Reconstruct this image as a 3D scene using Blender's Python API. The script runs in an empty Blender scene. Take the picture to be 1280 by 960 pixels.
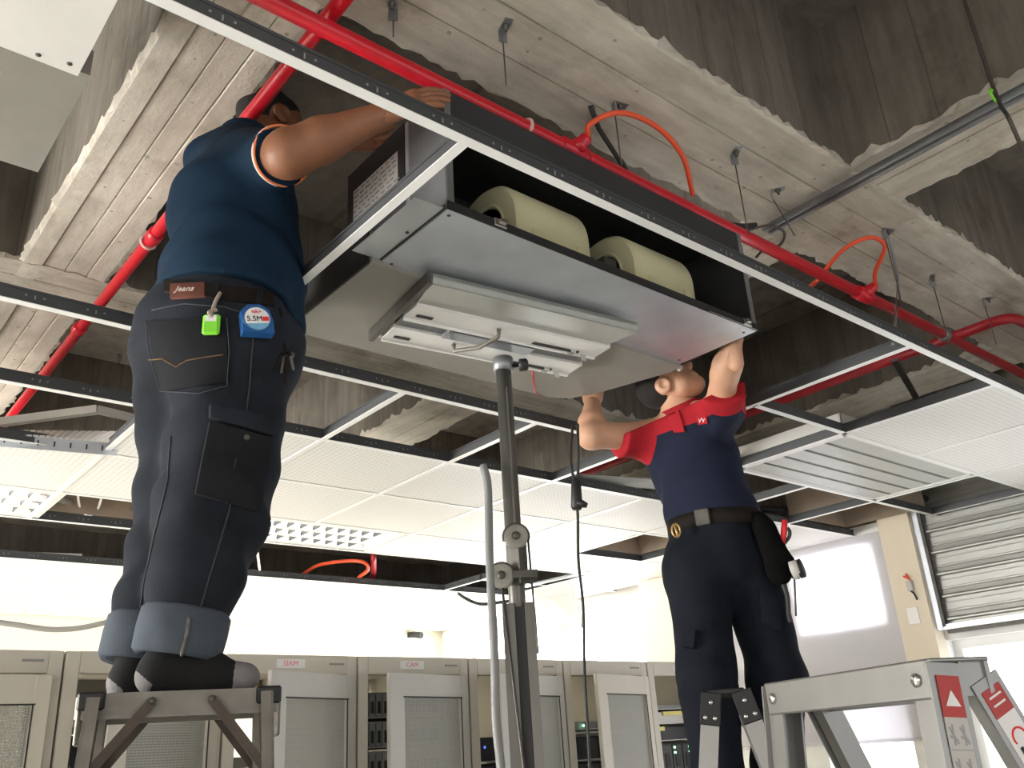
import bpy, math, random
import numpy as np
from mathutils import Vector, Matrix

random.seed(7)
RNG = np.random.default_rng(7)
S = bpy.context.scene
COL = S.collection

# ------------------------------------------------------------------ camera
# X and Y follow the two directions of the ceiling grid, floor at z = 0.
CZ = 1.57                                   # lens height
VU, VV = np.array([2050., 850.]), np.array([-380., 1005.])   # vanishing points of the grid
CC = np.array([640., 480.])
FPX = math.sqrt(-np.dot(VU - CC, VV - CC))
def _d(p):
    v = np.array([p[0] - 640., p[1] - 480., FPX]); return v / np.linalg.norm(v)
_U, _V = _d(VU), _d(VV)
_W = np.cross(_U, _V)
if _W[1] > 0: _W = -_W
ROT = np.array([_U, _V, _W])
cd = bpy.data.cameras.new('camera'); cam = bpy.data.objects.new('camera', cd); COL.objects.link(cam)
cd.sensor_width = 36; cd.lens = FPX / 1280 * 36; cd.clip_start = .02
_m = Matrix.Identity(4)
for i in range(3):
    _m[i][0] = ROT[i, 0]; _m[i][1] = -ROT[i, 1]; _m[i][2] = -ROT[i, 2]
_m[2][3] = CZ
cam.matrix_world = _m
S.camera = cam

# ------------------------------------------------------------------ world, exposure
w = bpy.data.worlds.new('world'); S.world = w; w.use_nodes = True
w.node_tree.nodes['Background'].inputs[0].default_value = (.75, .85, 1, 1)
w.node_tree.nodes['Background'].inputs[1].default_value = 1.0
S.view_settings.view_transform = 'Standard'; S.view_settings.look = 'None'
S.view_settings.gamma = 1; S.view_settings.use_curve_mapping = False
S.view_settings.exposure = 0.0
L_FAR, L_SIDE, L_RIGHT, L_GLOW, L_LEFT, L_BACK, L_TUBE = 13.0, 50.0, 4.3, 13.0, 4.4, 2.0, 7.0      # brightness of window panes, added ones too, and tubes

# ------------------------------------------------------------------ pixel helpers
def ray(p): return ROT @ _d(p)
def atz(x, y, z):                            # on a level plane z above the lens
    r = ray((x, y)); q = r * z / r[2]; return np.array([q[0], q[1], q[2] + CZ])
def atd(x, y, D):                            # at level distance D from the lens
    r = ray((x, y)); q = r * D / math.hypot(r[0], r[1]); return np.array([q[0], q[1], q[2] + CZ])
def aty(x, y, Y):
    r = ray((x, y)); q = r * Y / r[1]; return np.array([q[0], q[1], q[2] + CZ])
def atx(x, y, X):
    r = ray((x, y)); q = r * X / r[0]; return np.array([q[0], q[1], q[2] + CZ])

# ------------------------------------------------------------------ mesh builder
class MB:
    def __init__(s): s.v = []; s.f = []; s.m = []; s.sm = []
    def add(s, vs, fs, m=0, smooth=False):
        o = len(s.v); s.v += [tuple(map(float, q)) for q in vs]
        for f in fs: s.f.append([i + o for i in f]); s.m.append(m); s.sm.append(smooth)
        return s
    def box(s, c, size, axes=None, m=0, bev=0):
        c = np.array(c, float); h = np.array(size, float) / 2
        A = np.eye(3) if axes is None else np.array(axes, float)
        if bev <= 0:
            vs = [c + A.T @ (h * np.array(q)) for q in [(-1,-1,-1),(1,-1,-1),(1,1,-1),(-1,1,-1),(-1,-1,1),(1,-1,1),(1,1,1),(-1,1,1)]]
            return s.add(vs, [(0,3,2,1),(4,5,6,7),(0,1,5,4),(1,2,6,5),(2,3,7,6),(3,0,4,7)], m)
        b = min(bev, min(h) * .9); vs = []; idx = {}
        for sx in (-1, 1):
            for sy in (-1, 1):
                for sz in (-1, 1):
                    for k in range(3):
                        q = np.array([sx, sy, sz]) * (h - b); q[k] += (sx, sy, sz)[k] * b
                        idx[(sx, sy, sz, k)] = len(vs); vs.append(c + A.T @ q)
        fs = []
        for k in range(3):
            a, bb = (k + 1) % 3, (k + 2) % 3
            for sg in (-1, 1):
                def key(i, j):
                    t = [0, 0, 0]; t[k] = sg; t[a] = i; t[bb] = j; return idx[(t[0], t[1], t[2], k)]
                f = [key(-1,-1), key(1,-1), key(1,1), key(-1,1)]
                fs.append(f if sg > 0 else f[::-1])
            for i in (-1, 1):
                for j in (-1, 1):
                    def e(sg, kk):
                        t = [0, 0, 0]; t[k] = sg; t[a] = i; t[bb] = j; return idx[(t[0], t[1], t[2], kk)]
                    f = [e(-1, a), e(1, a), e(1, bb), e(-1, bb)]
                    fs.append(f if i * j < 0 else f[::-1])
        for sx in (-1, 1):
            for sy in (-1, 1):
                for sz in (-1, 1):
                    f = [idx[(sx, sy, sz, k)] for k in range(3)]
                    fs.append(f if sx * sy * sz > 0 else f[::-1])
        return s.add(vs, fs, m)
    def bar(s, a, b, w, t, up=(0, 0, 1), m=0, bev=0):            # rectangular bar from a to b, w across, t along up
        a, b = np.array(a, float), np.array(b, float); d = b - a; L = np.linalg.norm(d); d /= L
        u = np.array(up, float); u = u - d * np.dot(u, d)
        if np.linalg.norm(u) < 1e-6: u = np.array([1., 0, 0]) - d * d[0]
        u /= np.linalg.norm(u); x = np.cross(u, d)
        return s.box((a + b) / 2, (L, w, t), [d, np.cross(u, d), u], m, bev)
    def tube(s, pts, r, n=10, m=0, cap=True):
        P = [np.array(p, float) for p in pts]; rr = r if hasattr(r, '__len__') else [r] * len(P)
        vs, fs = [], []; ref = None
        for i, p in enumerate(P):
            t = P[min(i + 1, len(P) - 1)] - P[max(i - 1, 0)]; t /= (np.linalg.norm(t) + 1e-12)
            if ref is None:
                ref = np.array([0, 0, 1.]) if abs(t[2]) < .9 else np.array([1., 0, 0])
            x = ref - t * np.dot(ref, t); x /= (np.linalg.norm(x) + 1e-12); y = np.cross(t, x); ref = x
            for k in range(n):
                a = 2 * math.pi * k / n; vs.append(p + rr[i] * (math.cos(a) * x + math.sin(a) * y))
        for i in range(len(P) - 1):
            for k in range(n):
                k2 = (k + 1) % n; fs.append((i*n + k, i*n + k2, (i+1)*n + k2, (i+1)*n + k))
        s.add(vs, fs, m, True)
        if cap:
            o = len(s.v) - len(vs)
            s.f.append([o + k for k in range(n)][::-1]); s.m.append(m); s.sm.append(False)
            s.f.append([o + (len(P)-1)*n + k for k in range(n)]); s.m.append(m); s.sm.append(False)
        return s
    def prism(s, poly, ext, m=0):                                # closed 3-D polygon pushed along ext
        n = len(poly); e = np.array(ext, float)
        vs = [np.array(p, float) for p in poly]; vs = vs + [p + e for p in vs]
        fs = [list(range(n))[::-1], list(range(n, 2*n))] + [(i, (i+1) % n, n + (i+1) % n, n + i) for i in range(n)]
        return s.add(vs, fs, m)
    def lathe(s, c, axis, prof, n=24, m=0):                      # prof: (radius, along)
        c = np.array(c, float); a = np.array(axis, float); a /= np.linalg.norm(a)
        x = np.array([0, 0, 1.]) if abs(a[2]) < .9 else np.array([1., 0, 0]); x -= a * np.dot(a, x); x /= np.linalg.norm(x); y = np.cross(a, x)
        vs, fs = [], []
        for r, t in prof:
            for k in range(n):
                q = 2 * math.pi * k / n; vs.append(c + a * t + max(r, 1e-4) * (math.cos(q) * x + math.sin(q) * y))
        for i in range(len(prof) - 1):
            for k in range(n):
                k2 = (k + 1) % n; fs.append((i*n + k, i*n + k2, (i+1)*n + k2, (i+1)*n + k))
        fs.append(list(range(n))[::-1]); fs.append([(len(prof)-1)*n + k for k in range(n)])
        return s.add(vs, fs, m, True)

OFF = {}
def link(o, parent=None):
    COL.objects.link(o)
    if parent is not None: o.parent = parent
    return o
def tag(o, label=None, cat=None, group=None, kind=None):
    for k, v in (('label', label), ('category', cat), ('group', group), ('kind', kind)):
        if v: o[k] = v
    return o
def thing(name, label, cat, loc, group=None, kind=None):
    o = bpy.data.objects.new(name, None); o.empty_display_size = .1; link(o); o.location = Vector([float(q) for q in loc])
    OFF[o.name] = np.array(loc, float)
    return tag(o, label, cat, group, kind)
def build(name, mb, mats, parent=None, loc=None, smooth=None, label=None):
    off = OFF[parent.name] if parent is not None else (np.array(loc, float) if loc is not None else np.zeros(3))
    me = bpy.data.meshes.new(name)
    if isinstance(mb, MB):
        v = (np.array(mb.v) - off).tolist(); me.from_pydata(v, [], mb.f)
        for p, mi, sm in zip(me.polygons, mb.m, mb.sm): p.material_index = mi; p.use_smooth = sm if smooth is None else smooth
    else:
        v, f = mb; me.from_pydata((np.array(v) - off).tolist(), [], np.array(f).tolist())
        me.polygons.foreach_set('use_smooth', [True] * len(me.polygons))
    for q in (mats if isinstance(mats, (list, tuple)) else [mats]): me.materials.append(M[q])
    me.update()
    o = bpy.data.objects.new(name, me); link(o, parent); OFF[o.name] = off
    if parent is None: o.location = Vector([float(q) for q in off])
    if label: o['label'] = label
    return o
def copy_tree(o, parent=None, delta=None):
    c = o.copy(); COL.objects.link(c); c.parent = parent
    if delta is not None: c.location = c.location + Vector(delta)
    OFF[c.name] = OFF.get(o.name, np.zeros(3)) + (np.array(delta) if delta is not None else 0)
    for ch in list(o.children): copy_tree(ch, c)
    return c
def text_mesh(body, size, origin, xdir, ydir, extrude=.0006):
    cu = bpy.data.curves.new('t', 'FONT'); cu.body = body; cu.size = size; cu.extrude = extrude; cu.align_x = 'CENTER'; cu.align_y = 'CENTER'; cu.resolution_u = 3
    o = bpy.data.objects.new('t', cu); COL.objects.link(o)
    dg = bpy.context.evaluated_depsgraph_get(); dg.update(); me = bpy.data.meshes.new_from_object(o.evaluated_get(dg))
    x, y = np.array(xdir, float), np.array(ydir, float); x /= np.linalg.norm(x); y -= x * np.dot(x, y); y /= np.linalg.norm(y); z = np.cross(x, y)
    mb = MB(); mb.add([np.array(origin) + x*v.co.x + y*v.co.y + z*v.co.z for v in me.vertices], [list(p.vertices) for p in me.polygons])
    bpy.data.objects.remove(o); bpy.data.meshes.remove(me); bpy.data.curves.remove(cu)
    return mb

# ------------------------------------------------------------------ materials
M = {}
class NT:
    def __init__(s, name):
        s.mat = bpy.data.materials.new(name); s.mat.use_nodes = True; s.t = s.mat.node_tree; s.b = s.t.nodes['Principled BSDF']; M[name] = s.mat
    def n(s, ty, **kw):
        x = s.t.nodes.new(ty)
        for k, v in kw.items():
            if k.startswith('i_'): x.inputs[k[2:].replace('_', ' ')].default_value = v
            else: setattr(x, k, v)
        return x
    def l(s, a, b): s.t.links.new(a, b)
    def math(s, op, a, b=None, c=None):
        x = s.n('ShaderNodeMath', operation=op)
        for i, q in enumerate((a, b, c)):
            if q is None: continue
            if hasattr(q, 'is_linked') or hasattr(q, 'links'): s.l(q, x.inputs[i])
            else: x.inputs[i].default_value = q
        return x.outputs[0]
    def coords(s, scale=(1, 1, 1)):
        tc = s.n('ShaderNodeTexCoord'); mp = s.n('ShaderNodeMapping'); mp.inputs['Scale'].default_value = scale
        s.l(tc.outputs['Object'], mp.inputs['Vector']); return mp.outputs['Vector']
    def noise(s, vec, scale, detail=4, rough=.55):
        x = s.n('ShaderNodeTexNoise'); x.inputs['Scale'].default_value = scale; x.inputs['Detail'].default_value = detail; x.inputs['Roughness'].default_value = rough
        s.l(vec, x.inputs['Vector']); return x.outputs['Fac']
    def ramp(s, fac, stops):
        x = s.n('ShaderNodeValToRGB'); e = x.color_ramp.elements
        while len(e) < len(stops): e.new(.5)
        for q, (p, c) in zip(e, stops): q.position = p; q.color = (*c, 1)
        s.l(fac, x.inputs['Fac']); return x.outputs['Color']
    def mix(s, fac, a, b, blend='MIX'):
        x = s.n('ShaderNodeMixRGB', blend_type=blend)
        for i, q in ((0, fac), (1, a), (2, b)):
            if isinstance(q, tuple): x.inputs[i].default_value = (*q, 1)
            elif isinstance(q, (int, float)): x.inputs[i].default_value = q
            else: s.l(q, x.inputs[i])
        return x.outputs[0]
    def bump(s, h, strength=.3, dist=.01):
        x = s.n('ShaderNodeBump'); x.inputs['Strength'].default_value = strength; x.inputs['Distance'].default_value = dist
        s.l(h, x.inputs['Height']); s.l(x.outputs['Normal'], s.b.inputs['Normal'])
def mat(name, col, rough=.6, metal=0, var=.08, vs=5, bump=0, bs=60, stretch=(1, 1, 1), spec=.5, emit=0):
    t = NT(name); b = t.b; c = np.array(col)
    v = t.coords(stretch); n = t.noise(v, vs)
    t.l(t.ramp(n, [(.25, tuple(np.clip(c*(1-var), 0, 1))), (.75, tuple(np.clip(c*(1+var), 0, 1)))]), b.inputs['Base Color'])
    b.inputs['Roughness'].default_value = rough; b.inputs['Metallic'].default_value = metal; b.inputs['Specular IOR Level'].default_value = spec
    if bump: t.bump(t.noise(v, bs, 3), bump, .004)
    if emit: b.inputs['Emission Color'].default_value = (*col, 1); b.inputs['Emission Strength'].default_value = emit
    return t
def concrete(name, dark, light, stretch, seam_axis=None, pitch=.11, pits=True, seams=None):
    t = NT(name); v = t.coords(); vs = t.coords(stretch)
    big = t.noise(v, 1.7, 5, .6); fine = t.noise(vs, 9, 6, .65); grain = t.noise(v, 90, 3)
    f = t.math('ADD', t.math('MULTIPLY', big, .5), t.math('MULTIPLY', fine, .5))
    c = t.ramp(f, [(.36, dark), (.5, tuple((np.array(dark) + np.array(light)) / 2)), (.62, light)])
    st = t.ramp(t.noise(v, 3.3, 6, .7), [(.30, (.62, .58, .54)), (.46, (1, 1, 1))]); c = t.mix(.8, c, st, 'MULTIPLY')
    h = t.math('ADD', t.math('MULTIPLY', fine, .6), t.math('MULTIPLY', grain, .25))
    if pits:
        vo = t.n('ShaderNodeTexVoronoi'); vo.inputs['Scale'].default_value = 13; t.l(v, vo.inputs['Vector'])
        pit = t.math('LESS_THAN', vo.outputs['Distance'], t.math('MULTIPLY', t.noise(v, 5), .17))
        c = t.mix(t.math('MULTIPLY', pit, .55), c, tuple(np.array(dark) * .45)); h = t.math('SUBTRACT', h, t.math('MULTIPLY', pit, .6))
    if seams is not None:                        # board marks left by the formwork
        sp = t.n('ShaderNodeSeparateXYZ'); t.l(v, sp.inputs[0])
        q = t.math('ADD', sp.outputs[seams], t.math('MULTIPLY', t.noise(v, 2), .015))
        fr = t.math('FRACT', t.math('MULTIPLY', q, 1 / pitch)); ln = t.math('LESS_THAN', fr, .035)
        bd = t.math('FRACT', t.math('MULTIPLY', t.math('SINE', t.math('MULTIPLY', t.math('FLOOR', t.math('MULTIPLY', q, 1 / pitch)), 12.99)), 43.7))
        c = t.mix(t.math('MULTIPLY', bd, .3), c, tuple(np.array(dark) * .8)); c = t.mix(t.math('MULTIPLY', ln, .45), c, tuple(np.array(dark) * .5))
        h = t.math('SUBTRACT', h, t.math('MULTIPLY', ln, .5))
    t.l(c, t.b.inputs['Base Color']); t.b.inputs['Roughness'].default_value = .93; t.b.inputs['Specular IOR Level'].default_value = .2
    t.bump(h, .5, .012); return t
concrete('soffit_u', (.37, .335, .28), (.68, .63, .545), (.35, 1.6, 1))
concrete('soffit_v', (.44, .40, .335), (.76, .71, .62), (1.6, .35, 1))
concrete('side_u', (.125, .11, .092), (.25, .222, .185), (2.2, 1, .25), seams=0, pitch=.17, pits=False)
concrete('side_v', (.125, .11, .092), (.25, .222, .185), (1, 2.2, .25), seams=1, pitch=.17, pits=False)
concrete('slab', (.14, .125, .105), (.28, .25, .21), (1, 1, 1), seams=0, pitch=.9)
mat('wall_paint', (.74, .69, .55), .7, var=.02)
mat('wall_white', (.86, .86, .84), .6, var=.02)
mat('column_paint', (.78, .69, .55), .7, var=.04)
mat('floor_vinyl', (.58, .56, .51), .45, var=.06, vs=3)
mat('tee_white', (.88, .88, .87), .4, var=.01)
mat('tee_web', (.085, .09, .095), .5, .3, var=.05)
mat('slot_light', (.34, .34, .34), .6)
mat('slot_dark', (.03, .03, .03), .7)
mat('galv', (.66, .70, .75), .40, .62, var=.10, vs=7, bump=.05, bs=20)
mat('galv_dull', (.31, .325, .34), .45, .7, var=.14, vs=9)
mat('galv_dark', (.050, .052, .058), .5, .4, var=.2, vs=4)  # darker copy of galv, shade of the front strip in the colour
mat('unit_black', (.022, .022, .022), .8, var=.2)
mat('pan_grey', (.29, .275, .245), .75, var=.06, vs=9, bump=.15, bs=300)
mat('cream_plastic', (.68, .65, .42), .42, var=.04, vs=6)
mat('impeller', (.16, .13, .08), .6)
mat('red_paint', (.62, .012, .028), .28, var=.12, vs=8, bump=.05, bs=30)
mat('red_dull', (.36, .012, .02), .5, var=.2)
mat('orange_tube', (.85, .10, .035), .35, var=.08)
mat('white_plastic', (.85, .83, .80), .4, var=.02)
mat('pink_clip', (.85, .55, .52), .5)
mat('lamp_white', (.80, .79, .76), .35, var=.04, vs=6)
mat('lamp_grey', (.46, .47, .44), .4, .2, var=.05, vs=14)
mat('blade_grey', (.07, .07, .07), .5)
mat('alu', (.30, .296, .285), .38, .7, var=.10, vs=9, stretch=(1, 1, .2))
mat('alu_worn', (.215, .20, .175), .55, .5, var=.25, vs=12, bump=.1)
mat('steel_dark', (.10, .095, .085), .5, .6, var=.3, vs=20)
mat('brown_steel', (.08, .062, .05), .55, .4, var=.25, vs=20)
mat('mast_grey', (.17, .165, .15), .4, .7, var=.2, vs=6, stretch=(4, 4, .4))
mat('black_plastic', (.014, .014, .015), .5, var=.2)
mat('black_rubber', (.022, .022, .022), .6)
mat('pulley_grey', (.30, .29, .25), .5, var=.2, vs=30)
mat('grey_hose', (.24, .24, .235), .5)
mat('cable_grey', (.22, .21, .19), .5)
mat('cable_white', (.85, .82, .83), .5)
mat('wire_dark', (.10, .09, .08), .5, .5)
mat('rack_beige', (.62, .58, .50), .5, var=.03)
mat('rack_grey', (.55, .54, .50), .45, var=.03)
mat('server_black', (.012, .012, .014), .45)
mat('server_grey', (.30, .30, .29), .5, var=.1)
mat('server_silver', (.55, .54, .52), .4, .3)
mat('yellow_label', (.85, .72, .25), .6)
mat('yellow_cable', (.9, .62, .05), .5)
mat('led_green', (.35, 1, .5), .5, emit=6)
mat('led_blue', (.1, .2, 1), .5, emit=1.5)
mat('paper', (.84, .83, .82), .7, var=.03)
mat('ink_grey', (.35, .34, .36), .8)
mat('pink_print', (.85, .30, .35), .7)
mat('tin_shutter', (.35, .35, .33), .4, .6, var=.12, vs=4, stretch=(1, 1, 6))
mat('brown_board', (.36, .29, .23), .7, var=.15)
mat('skin_tan', (.27, .115, .058), .5, var=.14, vs=14, bump=.1, bs=200)
mat('skin_light', (.60, .34, .22), .5, var=.08, vs=14, bump=.08, bs=200)
mat('hair', (.010, .0085, .008), .8, var=.3, vs=60, bump=.6, bs=220)
mat('shirt_teal', (.0042, .020, .043), .85, var=.18, vs=6, bump=.15, bs=400, spec=.2)
mat('shirt_navy', (.012, .016, .036), .85, var=.12, vs=6, bump=.15, bs=400, spec=.2)
mat('shirt_red', (.42, .018, .028), .8, var=.10, vs=6, bump=.15, bs=400, spec=.2)
_t = NT('shirt_two'); _a = _t.n('ShaderNodeAttribute'); _a.attribute_name = 'redness'; _v = _t.coords()
_t.l(_t.mix(_t.math('GREATER_THAN', _a.outputs['Fac'], 0.0), _t.ramp(_t.noise(_v, 6), [(.25, (.010, .014, .031)), (.75, (.014, .018, .040))]), _t.ramp(_t.noise(_v, 6), [(.25, (.33, .013, .02)), (.75, (.42, .018, .028))])), _t.b.inputs['Base Color'])
_t.b.inputs['Roughness'].default_value = .85; _t.b.inputs['Specular IOR Level'].default_value = .2; _t.bump(_t.noise(_v, 400, 3), .15, .004)
mat('trim_orange', (.85, .26, .10), .7)
mat('trim_white', (.82, .80, .78), .7)
mat('denim', (.019, .0225, .030), .9, var=.5, vs=4, bump=.3, bs=260, spec=.15)
mat('denim_light', (.075, .090, .110), .9, var=.22, vs=9, bump=.3, bs=260, spec=.15)
mat('denim_pocket', (.014, .015, .018), .9, var=.25, vs=8, bump=.3, bs=260, spec=.15)
mat('jeans_navy', (.009, .011, .017), .9, var=.3, vs=6, bump=.3, bs=260, spec=.15)
mat('cuff_thread', (.13, .12, .11), .9, var=.5, vs=80)
mat('thread', (.30, .17, .07), .7)
mat('thread_dark', (.040, .043, .050), .8)
mat('sock_black', (.006, .006, .006), .95, bump=.3, bs=200)
mat('sock_grey', (.20, .19, .19), .95, bump=.3, bs=200)
mat('pouch_black', (.006, .006, .006), .95, var=.3, vs=20, bump=.3, bs=80, spec=.05)
mat('belt', (.014, .011, .009), .8, var=.3, spec=.15)
mat('leather_patch', (.13, .040, .026), .6, var=.2, vs=20)
mat('patch_text', (.62, .52, .46), .7)
mat('green_plastic', (.22, .72, .04), .35)
mat('tape_blue', (.015, .10, .30), .35)
mat('sky_blue_print', (.18, .42, .62), .5)
mat('black_print', (.01, .01, .01), .6)
mat('red_print', (.75, .03, .04), .5)
mat('brass', (.55, .36, .14), .4, .8)
mat('chrome', (.7, .7, .7), .2, 1)
mat('sticker_grey', (.52, .50, .47), .5)
mat('sticker_red', (.45, .04, .035), .5)
mat('wall_glow', (.80, .78, .80), .8, var=.01)
mat('cctv_black', (.02, .02, .02), .4)

def emit_mat(name, col, strength):
    t = NT(name); t.t.nodes.remove(t.b); e = t.n('ShaderNodeEmission'); e.inputs[0].default_value = (*col, 1); e.inputs[1].default_value = strength
    t.l(e.outputs[0], t.t.nodes['Material Output'].inputs[0]); return t
emit_mat('daylight_far', (1, .985, .95), L_FAR)
emit_mat('daylight_right', (.96, .97, 1), L_RIGHT)
emit_mat('fill_side', (1, .985, .95), L_SIDE)  # pane of the added left window
emit_mat('patch_glow', (.95, .95, 1), L_GLOW)  # pane added behind the sheet to make the wall patch glow
emit_mat('daylight_left', (1, .97, .93), L_LEFT)
emit_mat('daylight_back', (.95, .97, 1), L_BACK)
emit_mat('tube_lit', (1, .98, .94), L_TUBE)
def translucent(name, col, fac):
    t = NT(name); tr = t.n('ShaderNodeBsdfTranslucent'); tr.inputs[0].default_value = (*col, 1); mx = t.n('ShaderNodeMixShader'); mx.inputs[0].default_value = fac
    t.b.inputs['Base Color'].default_value = (*col, 1); t.b.inputs['Roughness'].default_value = .8
    t.l(t.b.outputs[0], mx.inputs[1]); t.l(tr.outputs[0], mx.inputs[2]); t.l(mx.outputs[0], t.t.nodes['Material Output'].inputs[0])
translucent('glow_cloth', (.86, .85, .88), .5)
def perforated(name, col, pitch, rad, axes, clear):
    t = NT(name); v = t.coords(); sp = t.n('ShaderNodeSeparateXYZ'); t.l(v, sp.inputs[0])
    d = []
    for a in axes: d.append(t.math('SUBTRACT', t.math('FRACT', t.math('MULTIPLY', sp.outputs[a], 1 / pitch)), .5))
    r = t.math('SQRT', t.math('ADD', t.math('MULTIPLY', d[0], d[0]), t.math('MULTIPLY', d[1], d[1])))
    hole = t.math('LESS_THAN', r, rad)
    t.b.inputs['Roughness'].default_value = .6
    if clear:
        t.b.inputs['Base Color'].default_value = (*col, 1)
        tr = t.n('ShaderNodeBsdfTransparent'); mx = t.n('ShaderNodeMixShader'); t.l(hole, mx.inputs[0]); t.l(t.b.outputs[0], mx.inputs[1]); t.l(tr.outputs[0], mx.inputs[2])
        t.l(mx.outputs[0], t.t.nodes['Material Output'].inputs[0])
    else:
        t.l(t.mix(hole, col, tuple(np.array(col) * .84)), t.b.inputs['Base Color'])
perforated('rack_mesh', (.42, .42, .38), .009, .27, (0, 2), True)
perforated('tile_perf', (.84, .83, .80), .024, .30, (0, 1), False)

# ------------------------------------------------------------------ the room
G = 1.15                                      # grid height above the lens
GZ = CZ + G
HS, HSL = 1.80, 2.43                          # beam soffit and slab above the lens
ZS, ZSL = CZ + HS, CZ + HSL
X0, X1, Y0, Y1 = -3.2, 5.40, -3.6, 7.5
mb = MB(); mb.box(((X0+X1)/2, (Y0+Y1)/2, -.05), (X1-X0+.4, Y1-Y0+.4, .1)); tag(build('floor', mb, 'floor_vinyl'), kind='structure')
ceil_o = build('ceiling', MB().box(((X0+X1)/2, (Y0+Y1)/2, ZSL + .1), (X1-X0+.4, Y1-Y0+.4, .2)), 'slab'); tag(ceil_o, kind='structure')

def beam(axis, lo, hi, s0, s1, nb, zb):
    mb = MB(); n = int((s1 - s0) / .03); rows = []
    bw = (hi - lo) / nb; k = 0
    offs = [random.uniform(-.004, .004) for _ in range(nb)]
    for i in range(n + 1):
        s = s0 + (s1 - s0) * i / n
        jl, jh = (random.gauss(0, .006) + .010 * math.sin(s * 9 + lo * 7) * math.sin(s * 3.1), random.gauss(0, .006) + .010 * math.sin(s * 8 + 2) * math.sin(s * 2.7))
        bl, bh = (.012 + abs(random.gauss(0, .016)), .012 + abs(random.gauss(0, .016)))
        ring = [(lo, ZSL + .02), (lo, zb + bl), (lo + jl, zb + random.uniform(0, .006))]
        for b in range(nb):
            a0, a1 = lo + b * bw, lo + (b + 1) * bw
            z = zb + offs[b]
            if b > 0: ring += [(a0 + .0035, z)]
            else: ring += [(a0 + .012, z)]
            if b < nb - 1: ring += [(a1 - .0035, z), (a1, zb + .010)]
            else: ring += [(a1 - .012, z)]
        ring += [(hi + jh, zb + random.uniform(0, .006)), (hi, zb + bh), (hi, ZSL + .02)]
        rows.append([(s, a, z) if axis == 'u' else (a, s, z) for a, z in ring])
    R = len(rows[0]); vs = [p for r in rows for p in r]; fs = []; ms = []
    for i in range(n):
        for j in range(R - 1):
            q = (i*R + j, i*R + j + 1, (i+1)*R + j + 1, (i+1)*R + j)
            fs.append(q if axis == 'v' else q[::-1]); ms.append(1 if j in (0, R - 2) else 0)
    mb.add(vs, fs); mb.m = ms
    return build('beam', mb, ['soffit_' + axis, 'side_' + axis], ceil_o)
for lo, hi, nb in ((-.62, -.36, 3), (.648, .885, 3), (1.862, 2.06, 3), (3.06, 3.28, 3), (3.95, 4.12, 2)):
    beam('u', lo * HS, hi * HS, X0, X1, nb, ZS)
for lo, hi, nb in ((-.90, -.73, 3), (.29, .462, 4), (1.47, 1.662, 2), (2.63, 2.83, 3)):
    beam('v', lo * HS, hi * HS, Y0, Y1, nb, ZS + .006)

# right wall with its openings; far, left and back walls
def wall_with_holes(name, plane, const, a0, a1, z0, z1, holes, m, thick, sgn):
    As = sorted({a0, a1, *[h[0] for h in holes], *[h[1] for h in holes]}); Zs = sorted({z0, z1, *[h[2] for h in holes], *[h[3] for h in holes]})
    mb = MB()
    for i in range(len(As) - 1):
        for j in range(len(Zs) - 1):
            ca, cz = (As[i] + As[i+1]) / 2, (Zs[j] + Zs[j+1]) / 2
            if any(h[0] < ca < h[1] and h[2] < cz < h[3] for h in holes): continue
            c = (const + sgn * thick / 2, ca, cz) if plane == 'x' else (ca, const + sgn * thick / 2, cz)
            sz = (thick, As[i+1] - As[i], Zs[j+1] - Zs[j]) if plane == 'x' else (As[i+1] - As[i], thick, Zs[j+1] - Zs[j])
            mb.box(c, sz)
    return tag(build(name, mb, m), kind='structure')
def window(n, plane, const, a0, a1, z0, z1, nm, m, depth, hbar=None):
    mb = MB(); t = .05
    def bx(aa, ab, za, zb, th=.06):
        c = (const, (aa+ab)/2, (za+zb)/2) if plane == 'x' else ((aa+ab)/2, const, (za+zb)/2)
        s = (th, ab-aa, zb-za) if plane == 'x' else (ab-aa, th, zb-za); mb.box(c, s)
    bx(a0, a0+t, z0, z1); bx(a1-t, a1, z0, z1); bx(a0+t, a1-t, z0, z0+t); bx(a0+t, a1-t, z1-t, z1)
    for k in range(1, nm): x = a0 + (a1-a0) * k / nm; bx(x-.025, x+.025, z0+t, z1-t, .05)
    if hbar: bx(a0+t, a1-t, hbar-.02, hbar+.02, .05)
    W = tag(build('window_%d' % n, mb, 'wall_white'), kind='structure')
    for k in range(nm):
        pm = MB(); xa, xb = a0 + (a1-a0)*k/nm + .02, a0 + (a1-a0)*(k+1)/nm - .02
        c = (const + depth, (xa+xb)/2, (z0+z1)/2) if plane == 'x' else ((xa+xb)/2, const + depth, (z0+z1)/2)
        s = (.008, xb-xa, z1-z0-.06) if plane == 'x' else (xb-xa, .008, z1-z0-.06)
        pm.box(c, s); build('pane', pm, m, W)
    return W
wall_with_holes('wall_right', 'x', X1, Y0 - .2, Y1 + .2, 0, ZSL, [(4.72, 7.1, .5, 2.62), (2.83, 3.44, 2.17, 2.66), (2.83, 3.40, .9, 1.84), (.3, 2.5, .9, 2.02)], 'wall_white', .2, 1)
wall_with_holes('wall_far', 'y', Y1, X0, X1, 0, ZSL, [], 'wall_paint', .2, 1)
wall_with_holes('wall_left', 'x', X0, Y0 - .2, Y1 + .2, 0, ZSL, [(3.7, 5.7, .8, 2.6), (-2.5, 1.5, .8, 2.6)], 'wall_paint', .2, -1)
wall_with_holes('wall_back', 'y', Y0, X0, X1, 0, ZSL, [(-2.6, 4.6, .8, 2.6)], 'wall_paint', .2, -1)
window(1, 'x', X1 + .10, 4.72, 7.1, .5, 2.62, 3, 'daylight_far', .03)
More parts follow.
